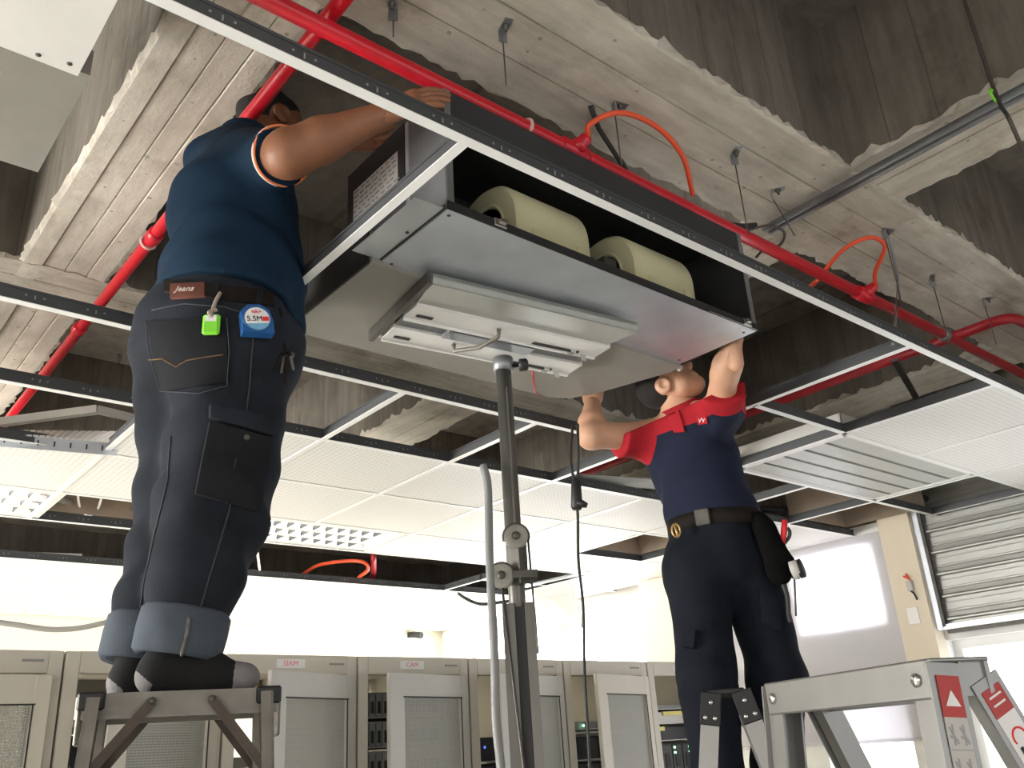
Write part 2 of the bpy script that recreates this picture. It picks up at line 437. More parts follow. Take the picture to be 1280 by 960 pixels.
window(2, 'x', X1 + .14, 2.83, 3.44, 2.17, 2.66, 1, 'patch_glow', .04)  # added glowing pane, makes the bright patch on the wall
window(3, 'x', X1 + .14, 2.83, 3.40, .9, 1.84, 1, 'daylight_right', .04)
window(4, 'x', X1 + .10, .3, 2.5, .9, 2.02, 2, 'daylight_right', .03)
window(5, 'x', X0 - .10, 3.7, 5.7, .8, 2.6, 2, 'fill_side', -.03)  # unseen window, added and placed to brighten the ceiling tiles
window(6, 'x', X0 - .10, -2.5, 1.5, .8, 2.6, 4, 'daylight_left', -.03)
window(7, 'y', Y0 - .10, -2.6, 4.6, .8, 2.6, 6, 'daylight_back', -.03)
tag(build('glow_sheet', MB().box((X1 - .012, 3.50, 2.12), (.003, 1.56, 1.22)).tube([(X1 - .012, 2.72, 1.50), (X1 - .012, 4.28, 1.50)], .01, m=0), 'glow_cloth'),  # added sheet, blurs the pane behind into a glow on the wall
    'added translucent sheet forming the soft glow on the wall, left of the column', 'wall_glow')
mb = MB(); mb.box((X1 - .06, 2.60, ZS/2 + .3), (.12, .20, ZS + .6)); tag(build('trim_1', mb, 'column_paint'), kind='structure')
mb = MB(); mb.box((X1 - .08, 4.53, 1.36), (.16, .30, 2.72)); tag(build('trim_2', mb, 'column_paint'), kind='structure')
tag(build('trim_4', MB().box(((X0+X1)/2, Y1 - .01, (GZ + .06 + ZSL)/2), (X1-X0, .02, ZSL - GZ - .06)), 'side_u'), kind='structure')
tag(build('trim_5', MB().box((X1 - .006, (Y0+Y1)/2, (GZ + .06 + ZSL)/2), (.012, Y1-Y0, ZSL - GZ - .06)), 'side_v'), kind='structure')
mb = MB(); mb.box((X1 - .012, .4, GZ + .012), (.024, 5, .024)); tag(build('trim_3', mb, 'tee_white'), kind='structure')

# ------------------------------------------------------------------ suspended ceiling
UL = [q * G for q in (-1.40, -.85, -.30, .26, .81, 1.365, 1.885, 2.40, 2.95, 3.48, 4.03, 4.60)]
VL = [q * G for q in (1.01, 1.555, 2.05, 2.545, 3.03, 3.56, 4.0, 4.4, 4.8, 5.3, 5.8, 6.3)]
grid = thing('ceiling_grid', 'white metal T-bar grid of the suspended ceiling hanging under the concrete', 'ceiling grid', (1.1, 2.3, GZ), kind='structure')
def tee(name, a, b, slots=False, up=0):
    a, b = np.array([*a, GZ + up]), np.array([*b, GZ + up]); d = (b - a) / np.linalg.norm(b - a); sd = np.array([d[1], -d[0], 0]); z = np.array([0, 0, 1.])
    mb = MB(); ax = [d, np.cross(z, d), z]; L = np.linalg.norm(b - a); c = (a + b) / 2
    mb.box(c + z*.001, (L, .024, .002), ax); mb.box(c + z*.021, (L, .003, .038), ax, m=1); mb.box(c + z*.041, (L, .008, .007), ax, m=1)
    if slots:
        k = .04
        while k < L - .04:
            p = a + d * k
            for sg in (-1, 1):
                q = p + np.cross(z, d) * sg * .0018
                mb.box(q + z*.024, (.003, .001, .012), ax, m=2)
                mb.box(q + z*.026 - d*.022, (.0045, .001, .0045), ax, m=2); mb.box(q + z*.026 + d*.022, (.0045, .001, .0045), ax, m=2)
            k += .152
    return build(name, mb, ['tee_white', 'tee_web', 'slot_light'], grid)
XL = -1.6
for j in (0, 2, 3, 4, 5, 6, 8, 9, 10, 11): tee('main_tee', (XL, VL[j]), (X1 - .01, VL[j]), slots=j in (0, 2, 3, 6, 8))
tee('main_tee', (UL[7], VL[1]), (X1 - .01, VL[1])); tee('main_tee', (UL[9], VL[7]), (X1 - .01, VL[7]))
OPEN = set(); cells = {}
def ct(i, j): tee('cross_tee', (UL[i], VL[j] + .012), (UL[i], VL[j+1] - .012))
tee('cross_tee', (UL[4], VL[0] + .012), (UL[4], VL[2] - .012)); tee('cross_tee', (UL[7], VL[0] + .012), (UL[7], VL[2] - .012))
tee('cross_tee', (UL[8], VL[0] + .012), (UL[8], VL[2] - .012))
for i, j in ((9, 0), (10, 0), (11, 0), (10, 1), (11, 1)): ct(i, j)
for i in (3, 5, 6, 7, 9, 10): ct(i, 2)
for j in (3, 4, 5):
    for i in range(2, 12): 
        if not (j == 5 and i in (3, 6)): ct(i, j)
for i in (9, 10, 11): ct(i, 6); ct(i, 7)
for j in (8, 9, 10):
    for i in range(1, 12): ct(i, j)
tile_me = None
def tile(i, j, x0=None, x1=None, y0=None, y1=None):
    global tile_me
    x0 = UL[i] if x0 is None else x0; x1 = (UL[i+1] if i + 1 < len(UL) else X1 - .01) if x1 is None else x1
    y0 = VL[j] if y0 is None else y0; y1 = (VL[j+1] if j + 1 < len(VL) else Y1 - .01) if y1 is None else y1
    mb = MB(); cx, cy = (x0+x1)/2, (y0+y1)/2
    mb.box((cx, cy, GZ + .0105), (x1 - x0 - .012, y1 - y0 - .012, .015), bev=.002)
    build('tile', mb, 'tile_perf', grid)
for i in (8, 9, 10, 11): tile(i, 0)
for i in range(4, 11): tile(i, 3)
for i in range(1, 11):
    if i not in (9,): tile(i, 4)
for i in range(4, 12):
    if i not in (4, 5, 6): tile(i, 5)
for i in (1,): tile(i, 5)
for i in (10,): tile(i, 6); tile(i, 7)
for j in (8, 9, 10, 11):
    for i in range(1, 11): tile(i, j)
tile(11, 4); tile(11, 3)
for j in (8, 9, 10, 11): tile(11, j)

def troffer(name, label, x0, x1, y0, y1, lit, rows, gapw, pitch, z=None, group=None):
    z = GZ + .003 if z is None else z; cx, cy = (x0+x1)/2, (y0+y1)/2
    T = thing(name, label, 'ceiling light', (cx, cy, z), group)
    lx, ly = x1 - x0 - .02, y1 - y0 - .02; mb = MB()
    mb.box((cx, cy, z + .095), (lx, ly, .004))
    for s in (-1, 1):
        mb.box((cx + s*(lx/2 - .002), cy, z + .048), (.004, ly, .092)); mb.box((cx, cy + s*(ly/2 - .002), z + .048), (lx, .004, .092))
        mb.box((cx + s*(lx/2 - .02), cy, z + .002), (.04, ly, .003)); mb.box((cx, cy + s*(ly/2 - .008), z + .002), (lx, .016, .003))
    build('housing', mb, 'lamp_white', T)
    strip = (ly - .032 - rows*gapw) / (rows + 1)
    for r in range(rows + 1):                                  # folded reflector strips between the lamp slots
        ya = cy - ly/2 + .016 + r*(strip + gapw); q = MB()
        q.prism([(cx - lx/2 + .04, ya, z + .003), (cx - lx/2 + .04, ya + strip, z + .003), (cx - lx/2 + .04, ya + strip*.5, z + .028)], (lx - .08, 0, 0))
        build('reflector', q, 'lamp_grey' if not lit else 'lamp_white', T)
    nb = int((lx - .1) / pitch)
    for r in range(rows):
        ya = cy - ly/2 + .016 + strip + r*(strip + gapw) ; q = MB()
        for k in range(nb):
            x = cx - lx/2 + .06 + k*pitch
            if lit: q = MB()
            q.prism([(x, ya - .01, z + .004), (x, ya + gapw + .01, z + .004), (x, ya + gapw + .002, z + .034), (x, ya - .002, z + .034)], (.0022, 0, 0))
            if lit: build('louvre_blade', q, 'blade_grey', T)
        if not lit: build('louvre_blades', q, 'lamp_grey', T)['kind'] = 'stuff'
        build('tube', MB().tube([(cx - lx/2 + .06, ya + gapw/2, z + .062), (cx + lx/2 - .06, ya + gapw/2, z + .062)], .013, 10), 'tube_lit' if lit else 'white_plastic', T)
    return T
troffer('ceiling_light', 'unlit louvred ceiling light with four rows of fine blades beside plain tiles', UL[8], UL[10], VL[1], VL[2], False, 4, .020, .020)
troffer('ceiling_light', 'lit louvred ceiling light left of the opened ceiling panel', UL[2], UL[4] + .05, VL[5], VL[6], True, 3, .10, .075)
troffer('ceiling_light', 'lit louvred ceiling light at the edge of the long dark ceiling gap', UL[5], UL[7], VL[5], VL[6], True, 3, .10, .075)
# light propped open at the left edge
T = thing('ceiling_light', 'open light frame tilted up out of the grid with ribbed diffuser', 'ceiling light', (*atz(90, 540, G)[:2], GZ))
a, b, c, d = atz(-60, 536, G + .10), atz(122, 512, G + .16), atz(180, 526, G + .16), atz(147, 562, G + .005)
e = atz(-60, 545, G + .005)
mb = MB(); mb.bar(a, b, .03, .03, m=0); mb.bar(b, c, .02, .03); mb.bar(b + (c-b)*0 + np.array([0, .03, .02]), c + np.array([0, .03, .02]), .01, .01); build('frame', mb, 'lamp_white', T)
mb = MB(); mb.bar(e, d, .004, .05, m=0)
for k in range(9):
    p = e + (d - e) * (.1 + .1*k); mb.box(p + np.array([0, -.004, 0]), (.005, .002, .02), m=1)
build('side_rail', mb, ['galv', 'slot_dark'], T)
mb = MB(); p0, p1, q0, q1 = e + np.array([0, -.01, .02]), d + np.array([0, -.01, .02]), a + np.array([0, .02, 0]), c * .0 + atz(172, 541, G + .06)
nr = 26
for k in range(nr):
    s0, s1 = k / nr, (k + .8) / nr
    mb.prism([p0 + (p1-p0)*s0, p0 + (p1-p0)*s1, q0 + (q1-q0)*s1, q0 + (q1-q0)*s0], (0, 0, .006))
build('diffuser', mb, 'white_plastic', T)
# empty housings seen in open cells
def cell_box(name, label, i, j, m, h=.16, cat='ceiling box', shrink=.02):
    x0, x1, y0, y1 = UL[i] + shrink, (UL[i+1] if i < 11 else X1 - .02) - shrink, VL[j] + shrink, VL[j+1] - shrink
    mb = MB(); t = .004; zz = GZ + .045
    for s, (c, sz) in enumerate((((x0, (y0+y1)/2, zz+h/2), (t, y1-y0, h)), ((x1, (y0+y1)/2, zz+h/2), (t, y1-y0, h)), (((x0+x1)/2, y0, zz+h/2), (x1-x0, t, h)), (((x0+x1)/2, y1, zz+h/2), (x1-x0, t, h)), (((x0+x1)/2, (y0+y1)/2, zz+h), (x1-x0, y1-y0, t)))):
        mb.box(c, sz)
    mb.box((x0 + .18, y0 + .2, zz + h - .02), (.05, .03, .04), m=1)
    o = build(name, mb, [m, 'slot_dark'], None, ((x0+x1)/2, (y0+y1)/2, zz)); tag(o, label, cat)
cell_box('ceiling_box', 'brown empty metal box above an open ceiling cell beside the right wall', 10, 2, 'brown_board')
cell_box('ceiling_box', 'empty lamp housing in an open cell behind the man in the red and navy shirt', 9, 4, 'brown_board')
cell_box('ceiling_box', 'dark metal box over the small opened cell left of the standing man', 4, 5, 'brown_board', .22)
# hanging lamp cover near the far window
T = thing('lamp_cover', 'white lamp cover hanging down open from the ceiling near the far windows', 'lamp cover', atz(660, 735, G))
p = [atz(664, 736, G - .005), atz(715, 726, G - .005)]
q = [atd(697, 785, np.linalg.norm(p[0][:2]) - .06), atd(728, 782, np.linalg.norm(p[1][:2]) - .06)]
mb = MB(); n = np.cross(p[1] - p[0], q[0] - p[0]); n /= np.linalg.norm(n); mb.prism([p[0], p[1], q[1], q[0]], n * .02)
build('cover_panel', mb, 'lamp_white', T)
build('edge_rail', MB().bar(q[0], q[1], .03, .03), 'galv', T)
mb = MB().bar(atz(655, 733, G), atz(735, 715, G), .06, .012); tag(build('loose_rail', mb, 'galv', None, atz(690, 724, G)), 'grey metal rail lying loose on the grid above the hanging lamp cover', 'rail')
mb = MB().bar(atz(-80, 691, G + .05), atz(102, 697, G + .05), .05, .035); tag(build('lamp_batten', mb, 'lamp_white', None, atz(20, 694, G + .05)), 'long white lamp batten resting above the dark ceiling gap', 'lamp batten')
# loose white-grey sheet lying over the open row, beside the right-hand man
mb = MB(); mb.prism([atz(640, 586, G + .05), atz(760, 606, G + .05), atz(830, 612, G + .05), atz(830, 600, G + .09), atz(700, 592, G + .09)], (0, .02, .004))
tag(build('metal_sheet', mb, 'lamp_grey', None, atz(740, 600, G + .06)), 'grey metal sheet lying loose on the grid behind the man in red and navy', 'metal sheet')

# ------------------------------------------------------------------ fan coil unit being lifted
def Z(z): return CZ + z
FX0, FX1, FY0, FYM, FY1, FZ0, FZ1 = 1.086, 2.31, 1.44, 1.75, 2.205, 1.20, 1.56
F = thing('fan_coil_unit', 'galvanised fan coil unit with two cream blowers being lifted through the ceiling', 'air conditioner', ((FX0+FX1)/2, (FY0+FY1)/2, Z(FZ0)))
mb = MB()
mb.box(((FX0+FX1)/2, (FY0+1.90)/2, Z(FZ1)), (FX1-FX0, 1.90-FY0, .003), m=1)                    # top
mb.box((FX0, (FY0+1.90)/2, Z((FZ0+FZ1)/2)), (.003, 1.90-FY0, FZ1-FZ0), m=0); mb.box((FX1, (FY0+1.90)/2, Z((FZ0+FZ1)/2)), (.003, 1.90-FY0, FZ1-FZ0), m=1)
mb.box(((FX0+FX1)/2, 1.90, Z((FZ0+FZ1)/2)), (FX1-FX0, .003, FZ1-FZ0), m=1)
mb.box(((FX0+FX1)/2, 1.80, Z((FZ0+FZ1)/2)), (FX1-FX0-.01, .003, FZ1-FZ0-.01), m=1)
mb.box(((FX0+FX1)/2, FY0, Z(FZ1 - .05)), (FX1-FX0, .003, .10), m=2)                              # upper front strip, its shade put into the dark colour
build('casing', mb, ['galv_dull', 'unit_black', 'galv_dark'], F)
mb = MB()
for x in (FX0 + .010, FX1 - .010): build('front_post', MB().box((x, FY0 - .002, Z((FZ0+FZ1)/2)), (.020, .003, FZ1-FZ0)), 'galv_dull', F)
build('seam_strip', MB().box((FX0 - .003, 1.60, Z(1.38)), (.003, .012, .35)), 'galv', F)
build('side_plate', MB().box((FX0 - .004, 1.755, Z(1.44)), (.003, .29, .24)), 'galv_dark', F)
P = build('bottom_panel', MB().prism([(FX0, FY0, Z(FZ0)), (FX1, FY0 - .005, Z(FZ0)), (2.30, FYM + .01, Z(FZ0)), (FX0, FYM + .01, Z(FZ0))], (0, 0, .003)).box(((FX0+FX1)/2, FY0 - .002, Z(FZ0 + .012)), (FX1-FX0, .004, .024), m=1), ['galv', 'galv_dark'], F)
build('side_flange', MB().prism([(FX0 - .085, FY0 + .01, Z(FZ0 + .004)), (FX0 - .004, FY0 + .005, Z(FZ0 + .004)), (FX0 - .004, 1.735, Z(FZ0 + .004)), (FX0 - .085, 1.735, Z(FZ0 + .004))], (0, 0, .002)).box((FX0 - .004, 1.59, Z(FZ0 + .008)), (.003, .29, .012), m=1), ['galv', 'galv_dark'], F)
for x, y in ((FX0 + .02, FY0 + .02), (FX0 - .02, 1.58), (FX0 + .03, FYM - .02), (FX1 - .03, FY0 + .03), (2.27, FYM - .02)):
    build('screw', MB().lathe((x, y, Z(FZ0) - .002), (0, 0, 1), [(.003, 0), (.005, .001), (.005, .003)], 8), 'steel_dark', P)
for x in (1.245, 2.255):
    build('clip', MB().box((x, FY0 - .006, Z(FZ0 + .014)), (.04, .008, .022), bev=.002).box((x + .006, FY0 - .012, Z(FZ0 + .02)), (.02, .008, .01)), 'chrome', F)
dp = MB(); poly = [(FX0 - .03, FYM - .02), (1.60, FYM), (2.30, FYM), (2.305, 1.80), (2.22, 2.08), (2.17, 2.17), (2.10, 2.205), (FX0 - .03, 2.205)]
dp.prism([(x, y, Z(FZ0 - .012)) for x, y in poly], (0, 0, .09))
D_ = build('drain_pan', dp, 'pan_grey', F, label='grey insulated drain pan')
build('pan_side', MB().box((FX0 - .034, 1.97, Z(FZ0 + .05)), (.006, .46, .13)), 'unit_black', D_)
build('drain_socket', MB().tube([(2.28, 1.78, Z(FZ0)), (2.325, 1.775, Z(FZ0))], .009, 10).lathe((2.315, 1.775, Z(FZ0)), (1, 0, 0), [(.013, 0), (.013, .012)], 12), 'sticker_grey', D_)
def blower(x0, x1):
    cy, cz, R = 1.62, 1.31, .145; mb = MB(); n = 26
    xs = [(x0, .93), (x0 + .012, 1.0), (x1 - .012, 1.0), (x1, .93)]
    rings = []
    for x, s in xs:
        ring = []
        for k in range(n + 1):                                  # scroll: arch over the wheel, straight skirt to the pan
            a = math.pi * k / n; ring.append((x, cy - R*s*math.cos(a)*1.0, cz + R*s*math.sin(a)))
        ring = [(x, cy - R*s, 1.215)] + ring + [(x, cy + R*s, 1.215)]
        rings.append([(q[0], q[1], Z(q[2])) for q in ring])
    N = len(rings[0]); vs = [q for r in rings for q in r]; fs = []
    for i in range(3):
        for j in range(N - 1): fs.append((i*N + j, i*N + j+1, (i+1)*N + j+1, (i+1)*N + j))
    mb.add(vs, fs, 0, True)
    for end, rg in ((0, rings[0]), (1, rings[3])):              # end cheeks with the round inlet
        x = rg[0][0]; m = len(rg); inn = [(x, cy - .080*math.cos(2*math.pi*k/24), Z(cz) + .080*math.sin(2*math.pi*k/24)) for k in range(24)]
        out = []
        for k in range(24):
            a = 2*math.pi*k/24; dy, dz = -math.cos(a), math.sin(a)
            if dz >= 0: out.append((x, cy + dy*R*.93, Z(cz) + dz*R*.93))
            else:
                t = min(R*.93/max(abs(dy), 1e-6), .11/abs(dz)); out.append((x, cy + dy*t, Z(cz) + dz*t))
        f = [(k, (k+1) % 24, 24 + (k+1) % 24, 24 + k) for k in range(24)]
        mb.add(out + inn, f, 0, False)
        mb.lathe((x, cy, Z(cz)), (-1 if end == 0 else 1, 0, 0), [(.086, -.004), (.090, .004), (.082, .004), (.078, -.004)], 24)
    o = build('blower_housing', mb, 'cream_plastic', F)
    q = MB().box((x0 + .06, cy - R - .003, Z(1.262)), (.03, .006, .02)).box((x1 - .05, cy - R - .003, Z(1.262)), (.03, .006, .02)).box(((x0+x1)/2, cy - R - .002, Z(1.245)), (x1-x0-.01, .004, .006))
    build('moulded_rib', q, 'cream_plastic', o)
    q = MB()
    for k in range(36):
        a = 2*math.pi*k/36; q.box(((x0+x1)/2, cy + .072*math.cos(a), Z(cz) + .072*math.sin(a)), (x1-x0-.02, .012, .0015), [(1, 0, 0), (0, math.cos(a+.6), math.sin(a+.6)), (0, -math.sin(a+.6), math.cos(a+.6))])
    q.lathe((x0 + .02, cy, Z(cz)), (1, 0, 0), [(.03, 0), (.03, .004)], 24)
    build('impeller', q, 'impeller', o)
blower(1.345, 1.615); blower(1.80, 2.07)
build('motor', MB().lathe((1.64, 1.60, Z(1.30)), (1, 0, 0), [(.012, -.03), (.012, 0), (.045, .004), (.05, .02), (.05, .075), (.04, .085), (.012, .09), (.012, .115)], 20).box((1.69, 1.50, Z(1.27)), (.05, .04, .03)), 'steel_dark', F)
lab = MB().box((FX0 - .007, 1.752, Z(1.43)), (.001, .225, .115)); LS = build('rating_label', lab, 'paper', F, label='white printed sheet stuck on the side')
q = MB()
for r in range(7):
    y = 1.86
    while y > 1.655:
        wd = random.uniform(.008, .026); q.box((FX0 - .0078, y - wd/2, Z(1.478 - r*.016)), (.0006, wd, .0045)); y -= wd + random.uniform(.005, .015)
build('print', q, 'ink_grey', LS)
build('lead_wire', MB().tube([atz(665, 462, 1.185), atz(667, 475, 1.16), atz(669, 490, 1.17), atz(676, 497, 1.2)], .003, 6), 'red_paint', F)
# second unit, already hung up at the left
F2 = thing('fan_coil_unit', 'fan coil unit already hung up beside the left concrete beam, white panel and grey pan', 'air conditioner', (-.3, 1.8, Z(1.45)))
build('casing', MB().box((-.30, 1.83, Z(1.645)), (1.24, .50, .29)), 'galv_dull', F2)
build('bottom_panel', MB().box((-.29, 1.40, Z(1.443)), (1.23, .74, .006)), 'lamp_white', F2)
build('drain_pan', MB().box((-.27, 1.99, Z(1.49)), (1.24, .44, .07)), 'pan_grey', F2)
for x, y in ((.30, 1.74), (.24, 1.75)): build('screw', MB().lathe((x, y, Z(1.438)), (0, 0, 1), [(.003, 0), (.006, .001), (.006, .003)], 8), 'steel_dark', F2)
for x in (-.8, .2):
    for y in (1.65, 2.1): build('hanger_rod', MB().tube([(x, y, Z(1.50)), (x, y, ZSL)], .005, 6), 'wire_dark', F2)

# ------------------------------------------------------------------ lamp tray on the lift head
TC = np.array([1.585, 1.835]); ta = math.radians(-8); tu = np.array([math.cos(ta), math.sin(ta), 0]); tv = np.array([-math.sin(ta), math.cos(ta), 0]); zz = np.array([0, 0, 1.])
def tp(a, b, z): return np.array([*TC, Z(z)]) + tu*a + tv*b
T = thing('lamp_tray', 'white and grey stripped lamp fixture lying flat under the fan coil unit', 'lamp tray', tp(0, 0, 1.15))
ax = [tu, tv, zz]
build('back_plate', MB().box(tp(0, 0, 1.178), (.70, .40, .012), ax), 'lamp_grey', T)
build('side_lip', MB().prism([tp(-.35, -.20, 1.184), tp(.35, -.20, 1.184), tp(.35, -.20, 1.15), tp(-.35, -.20, 1.15)], tv*.003).prism([tp(-.35, -.20, 1.15), tp(.35, -.20, 1.15), tp(.33, -.075, 1.158), tp(-.33, -.075, 1.158)], zz*.003), 'lamp_grey', T)
for b0, b1, a0, a1 in ((-.075, .015, -.33, .34), (.075, .165, -.33, .34)):
    c = build('reflector_channel', MB().prism([tp(a0, b0, 1.150), tp(a1, b0, 1.150), tp(a1, b1, 1.150), tp(a0, b1, 1.150)], zz*.02).prism([tp(a0, b1 - .008, 1.144), tp(a1, b1 - .008, 1.144), tp(a1, b1, 1.144), tp(a0, b1, 1.144)], zz*.008), 'lamp_white', T)
    for aa, L in ((a0 + .05, .05), (a1 - .16, .17)):
        build('lamp_slot', MB().box(tp(aa, b1 - .02 if aa > 0 else b1 - .035, 1.1485), (L, .012, .003), ax), 'slot_dark', c)
    build('lamp_clip', MB().box(tp(a1 - .05, b1 - .01, 1.140), (.02, .006, .02), ax), 'chrome', c); build('lamp_socket', MB().box(tp(a1 - .10, b1 - .02, 1.145), (.02, .02, .01), ax), 'chrome', c)
build('centre_channel', MB().prism([tp(-.33, .018, 1.158), tp(.33, .018, 1.158), tp(.33, .072, 1.158), tp(-.33, .072, 1.158)], zz*.012), 'galv_dull', T)
build('end_rail', MB().prism([tp(-.36, -.20, 1.185), tp(-.345, -.20, 1.185), tp(-.345, .19, 1.185), tp(-.36, .19, 1.185)], -zz*.035, 0), 'steel_dark', T)
h = [tp(-.05, -.045, 1.148), tp(-.05, -.04, 1.125), tp(-.07, .04, 1.12), tp(-.12, .10, 1.125), tp(-.12, .105, 1.148)]
build('carry_handle', MB().tube(h, .007, 8), 'alu_worn', T)
# ------------------------------------------------------------------ pole lift
PX = np.array([1.655, 1.935])
L = thing('pole_lift', 'grey steel mast lift with two pulleys holding the unit up', 'lift', (*PX, 0))
vw = np.array([.65, .76, 0]); vr = np.array([.76, -.65, 0])
def lp(r, f, z): return np.array([*PX, 0]) + vr*r + vw*f + np.array([0, 0, z])
build('upper_tube', MB().tube([lp(0, 0, 1.2), lp(0, 0, Z(1.115))], .024, 16).box(lp(.006, -.024, 1.9), (.006, .004, 1.4), [vr, vw, zz], m=0), 'mast_grey', L)
mt = MB()
for r in (-.026, .032): mt.box(lp(r, 0, 1.01), (.034 if r < 0 else .026, .07, 1.88), [vr, vw, zz])
mt.box(lp(0, .028, 1.01), (.06, .012, 1.88), [vr, vw, zz]); build('outer_mast', mt, 'mast_grey', L)
build('mast_groove', MB().box(lp(.005, -.027, 1.01), (.026, .006, 1.86), [vr, vw, zz]), 'black_rubber', L)
build('head_fork', MB().tube([lp(0, 0, Z(1.09)), lp(0, 0, Z(1.135))], .032, 14).bar(tp(-.18, .045, 1.148), tp(.12, .045, 1.148), .045, .012), 'galv_dull', L)
build('clamp_knob', MB().lathe(lp(.028, -.01, Z(1.105)), vr, [(.006, 0), (.006, .02), (.020, .022), (.020, .045), (.012, .05)], 14), 'black_plastic', L)
def pulley(px_, py_, ax_):
    c = atd(px_, py_, np.hypot(*PX) - .055)
    o = build('pulley', MB().lathe(c, -vw, [(.012, -.014), (.030, -.012), (.034, -.010), (.034, .010), (.030, .012), (.020, .013)], 26), 'pulley_grey', L)
    build('pulley_hub', MB().lathe(c - vw*.012, -vw, [(.010, 0), (.012, .003), (.012, .008), (.008, .012)], 8), 'steel_dark', o)
    build('pulley_guard', MB().tube([c + (vr*math.cos(a) + zz*math.sin(a))*.036 for a in np.linspace(-.3, math.pi + .3, 16)], .004, 6), 'steel_dark', o)
    return c
c1 = pulley(645, 671, 0); c2 = pulley(627, 720, 0)
build('pulley_bracket', MB().bar(c2 + vw*.02, c2 + vw*.02 + vr*.09, .02, .03).bar(c1 + vw*.02, c1 + vw*.02 - zz*.13, .05, .03).bar(c2 + vr*.03 + vw*.0, c2 + vr*.10 + vw*.0, .03, .02), 'steel_dark', L)
build('lift_cable', MB().tube([c1 + vr*.033, c1 + vr*.04 - zz*.3, c1 + vr*.04 - zz*.32], .003, 6).tube([c2 - vr*.0 - zz*.03, c2 + vr*.02 - zz*.35, c2 + vr*.045 - zz*.7, c2 + vr*.05 - zz*1.3], .004, 6), 'wire_dark', L)
mb = MB()
for a in range(4): 
    q = a * math.pi/2 + .4; mb.bar(lp(0, 0, .09), lp(.25*math.cos(q), .25*math.sin(q), .07), .05, .05)
mb.box(lp(0, 0, .10), (.16, .16, .1), [vr, vw, zz]); build('base', mb, 'mast_grey', L)
for a in range(4):
    q = a * math.pi/2 + .4; build('caster', MB().lathe(lp(.25*math.cos(q), .25*math.sin(q) - .012, .03), vw, [(.012, 0), (.03, .002), (.03, .022), (.012, .024)], 14), 'black_rubber', L)
build('winch', MB().lathe(lp(0, -.06, 1.0), vr, [(.03, -.05), (.06, -.05), (.06, -.045), (.03, -.045), (.03, .045), (.06, .045), (.06, .05)], 18).bar(lp(.06, -.06, 1.0), lp(.06, -.16, 1.12), .02, .01), 'steel_dark', L)

# ------------------------------------------------------------------ hoses and cables
def spline(pts, n=10):
    P = [np.array(p, float) for p in pts]; P = [2*P[0]-P[1]] + P + [2*P[-1]-P[-2]]; out = []
    for i in range(1, len(P) - 2):
        for k in range(n):
            t = k / n; a, b, c, d = P[i-1], P[i], P[i+1], P[i+2]
            out.append(.5*((2*b) + (c-a)*t + (2*a-5*b+4*c-d)*t*t + (3*b-a-3*c+d)*t**3))
    return out + [P[-2]]
def cable(name, label, pts, r, m, cat='cable', group=None, n=8):
    pts = spline(pts); return tag(build(name, MB().tube(pts, r, n), m, None, pts[0]), label, cat, group)
cable('drain_hose', 'smooth grey hose hanging straight down beside the lift mast', [atd(604, 582, 2.52), atd(610, 610, 2.5), atd(612, 700, 2.45), atd(618, 820, 2.42), atd(620, 900, 2.42), atd(628, 990, 2.42), atd(628, 1150, 2.42)], .0115, 'grey_hose', 'hose')
Pl = thing('power_cord', 'black power cord with plug hanging beside the right-hand man', 'cord', atd(722, 630, 2.75))
build('cord', MB().tube(spline([atd(716, 532, 2.78), atd(713, 570, 2.76), atd(717, 600, 2.75), atd(722, 640, 2.75), atd(723, 700, 2.75), atd(729, 760, 2.75), atd(731, 850, 2.75), atd(737, 960, 2.75), atd(738, 1160, 2.75)]), .0045, 8), 'black_rubber', Pl)
build('cord_loop', MB().tube(spline([atd(722, 530, 2.78), atd(723, 570, 2.76), atd(722, 605, 2.75)]), .0045, 8), 'black_rubber', Pl)
pa, pb = atd(720, 598, 2.745), atd(721, 637, 2.745)
build('plug', MB().tube([pa, pa + (pb-pa)*.15, pb - (pb-pa)*.1, pb], [.008, .016, .019, .014], 12).tube([atd(722, 628, 2.74), atd(734, 632, 2.74)], [.016, .008], 10), 'black_plastic', Pl)
cable('grey_cable', 'grey cable drooping in front of the far wall left of the man on the ladder', [atd(-40, 772, 6.0), atd(20, 781, 6.0), atd(70, 787, 6.0), atd(120, 781, 6.0), atd(190, 760, 6.0), atd(220, 742, 6.0)], .016, 'cable_grey')
cable('white_cable', 'white cable hanging across the long dark ceiling gap', [atz(320, 674, G + .06), atz(323, 700, G + .06), atz(326, 722, G + .03)], .008, 'cable_white')
cable('black_cable', 'black cable sagging from the end of the dark ceiling gap to the mast', [atz(573, 742, G - .012), atd(582, 748, 6.1), atd(600, 755, 6.1), atd(625, 753, 6.1), atd(645, 750, 6.1)], .012, 'black_rubber')
cable('ceiling_conduit', 'grey flexible conduit crossing above the small opened cell', [atz(60, 617, G + .10), atz(95, 630, G + .10), atz(130, 636, G + .10), atz(175, 637, G + .10), atz(230, 640, G + .12)], .02, 'cable_grey', 'conduit')
cable('white_loop', 'thin white cable looped inside the small opened cell', [atz(97, 616, G + .09), atz(100, 634, G + .08), atz(110, 644, G + .07), atz(121, 638, G + .08), atz(127, 622, G + .09)], .006, 'cable_white')
cable('duct_cable', 'thick black cable sagging above the cells behind the tool pouch', [atz(930, 635, G + .12), atz(985, 637, G + .10), atz(1040, 630, G + .12), atz(1075, 620, G + .15)], .02, 'black_rubber')
cable('ceiling_cable', 'black cable bundle beside the roller shutter box above the open cell', [atz(1110, 617, G + .10), atz(1150, 622, G + .12), atz(1200, 628, G + .14), atz(1260, 615, G + .2)], .018, 'black_rubber')
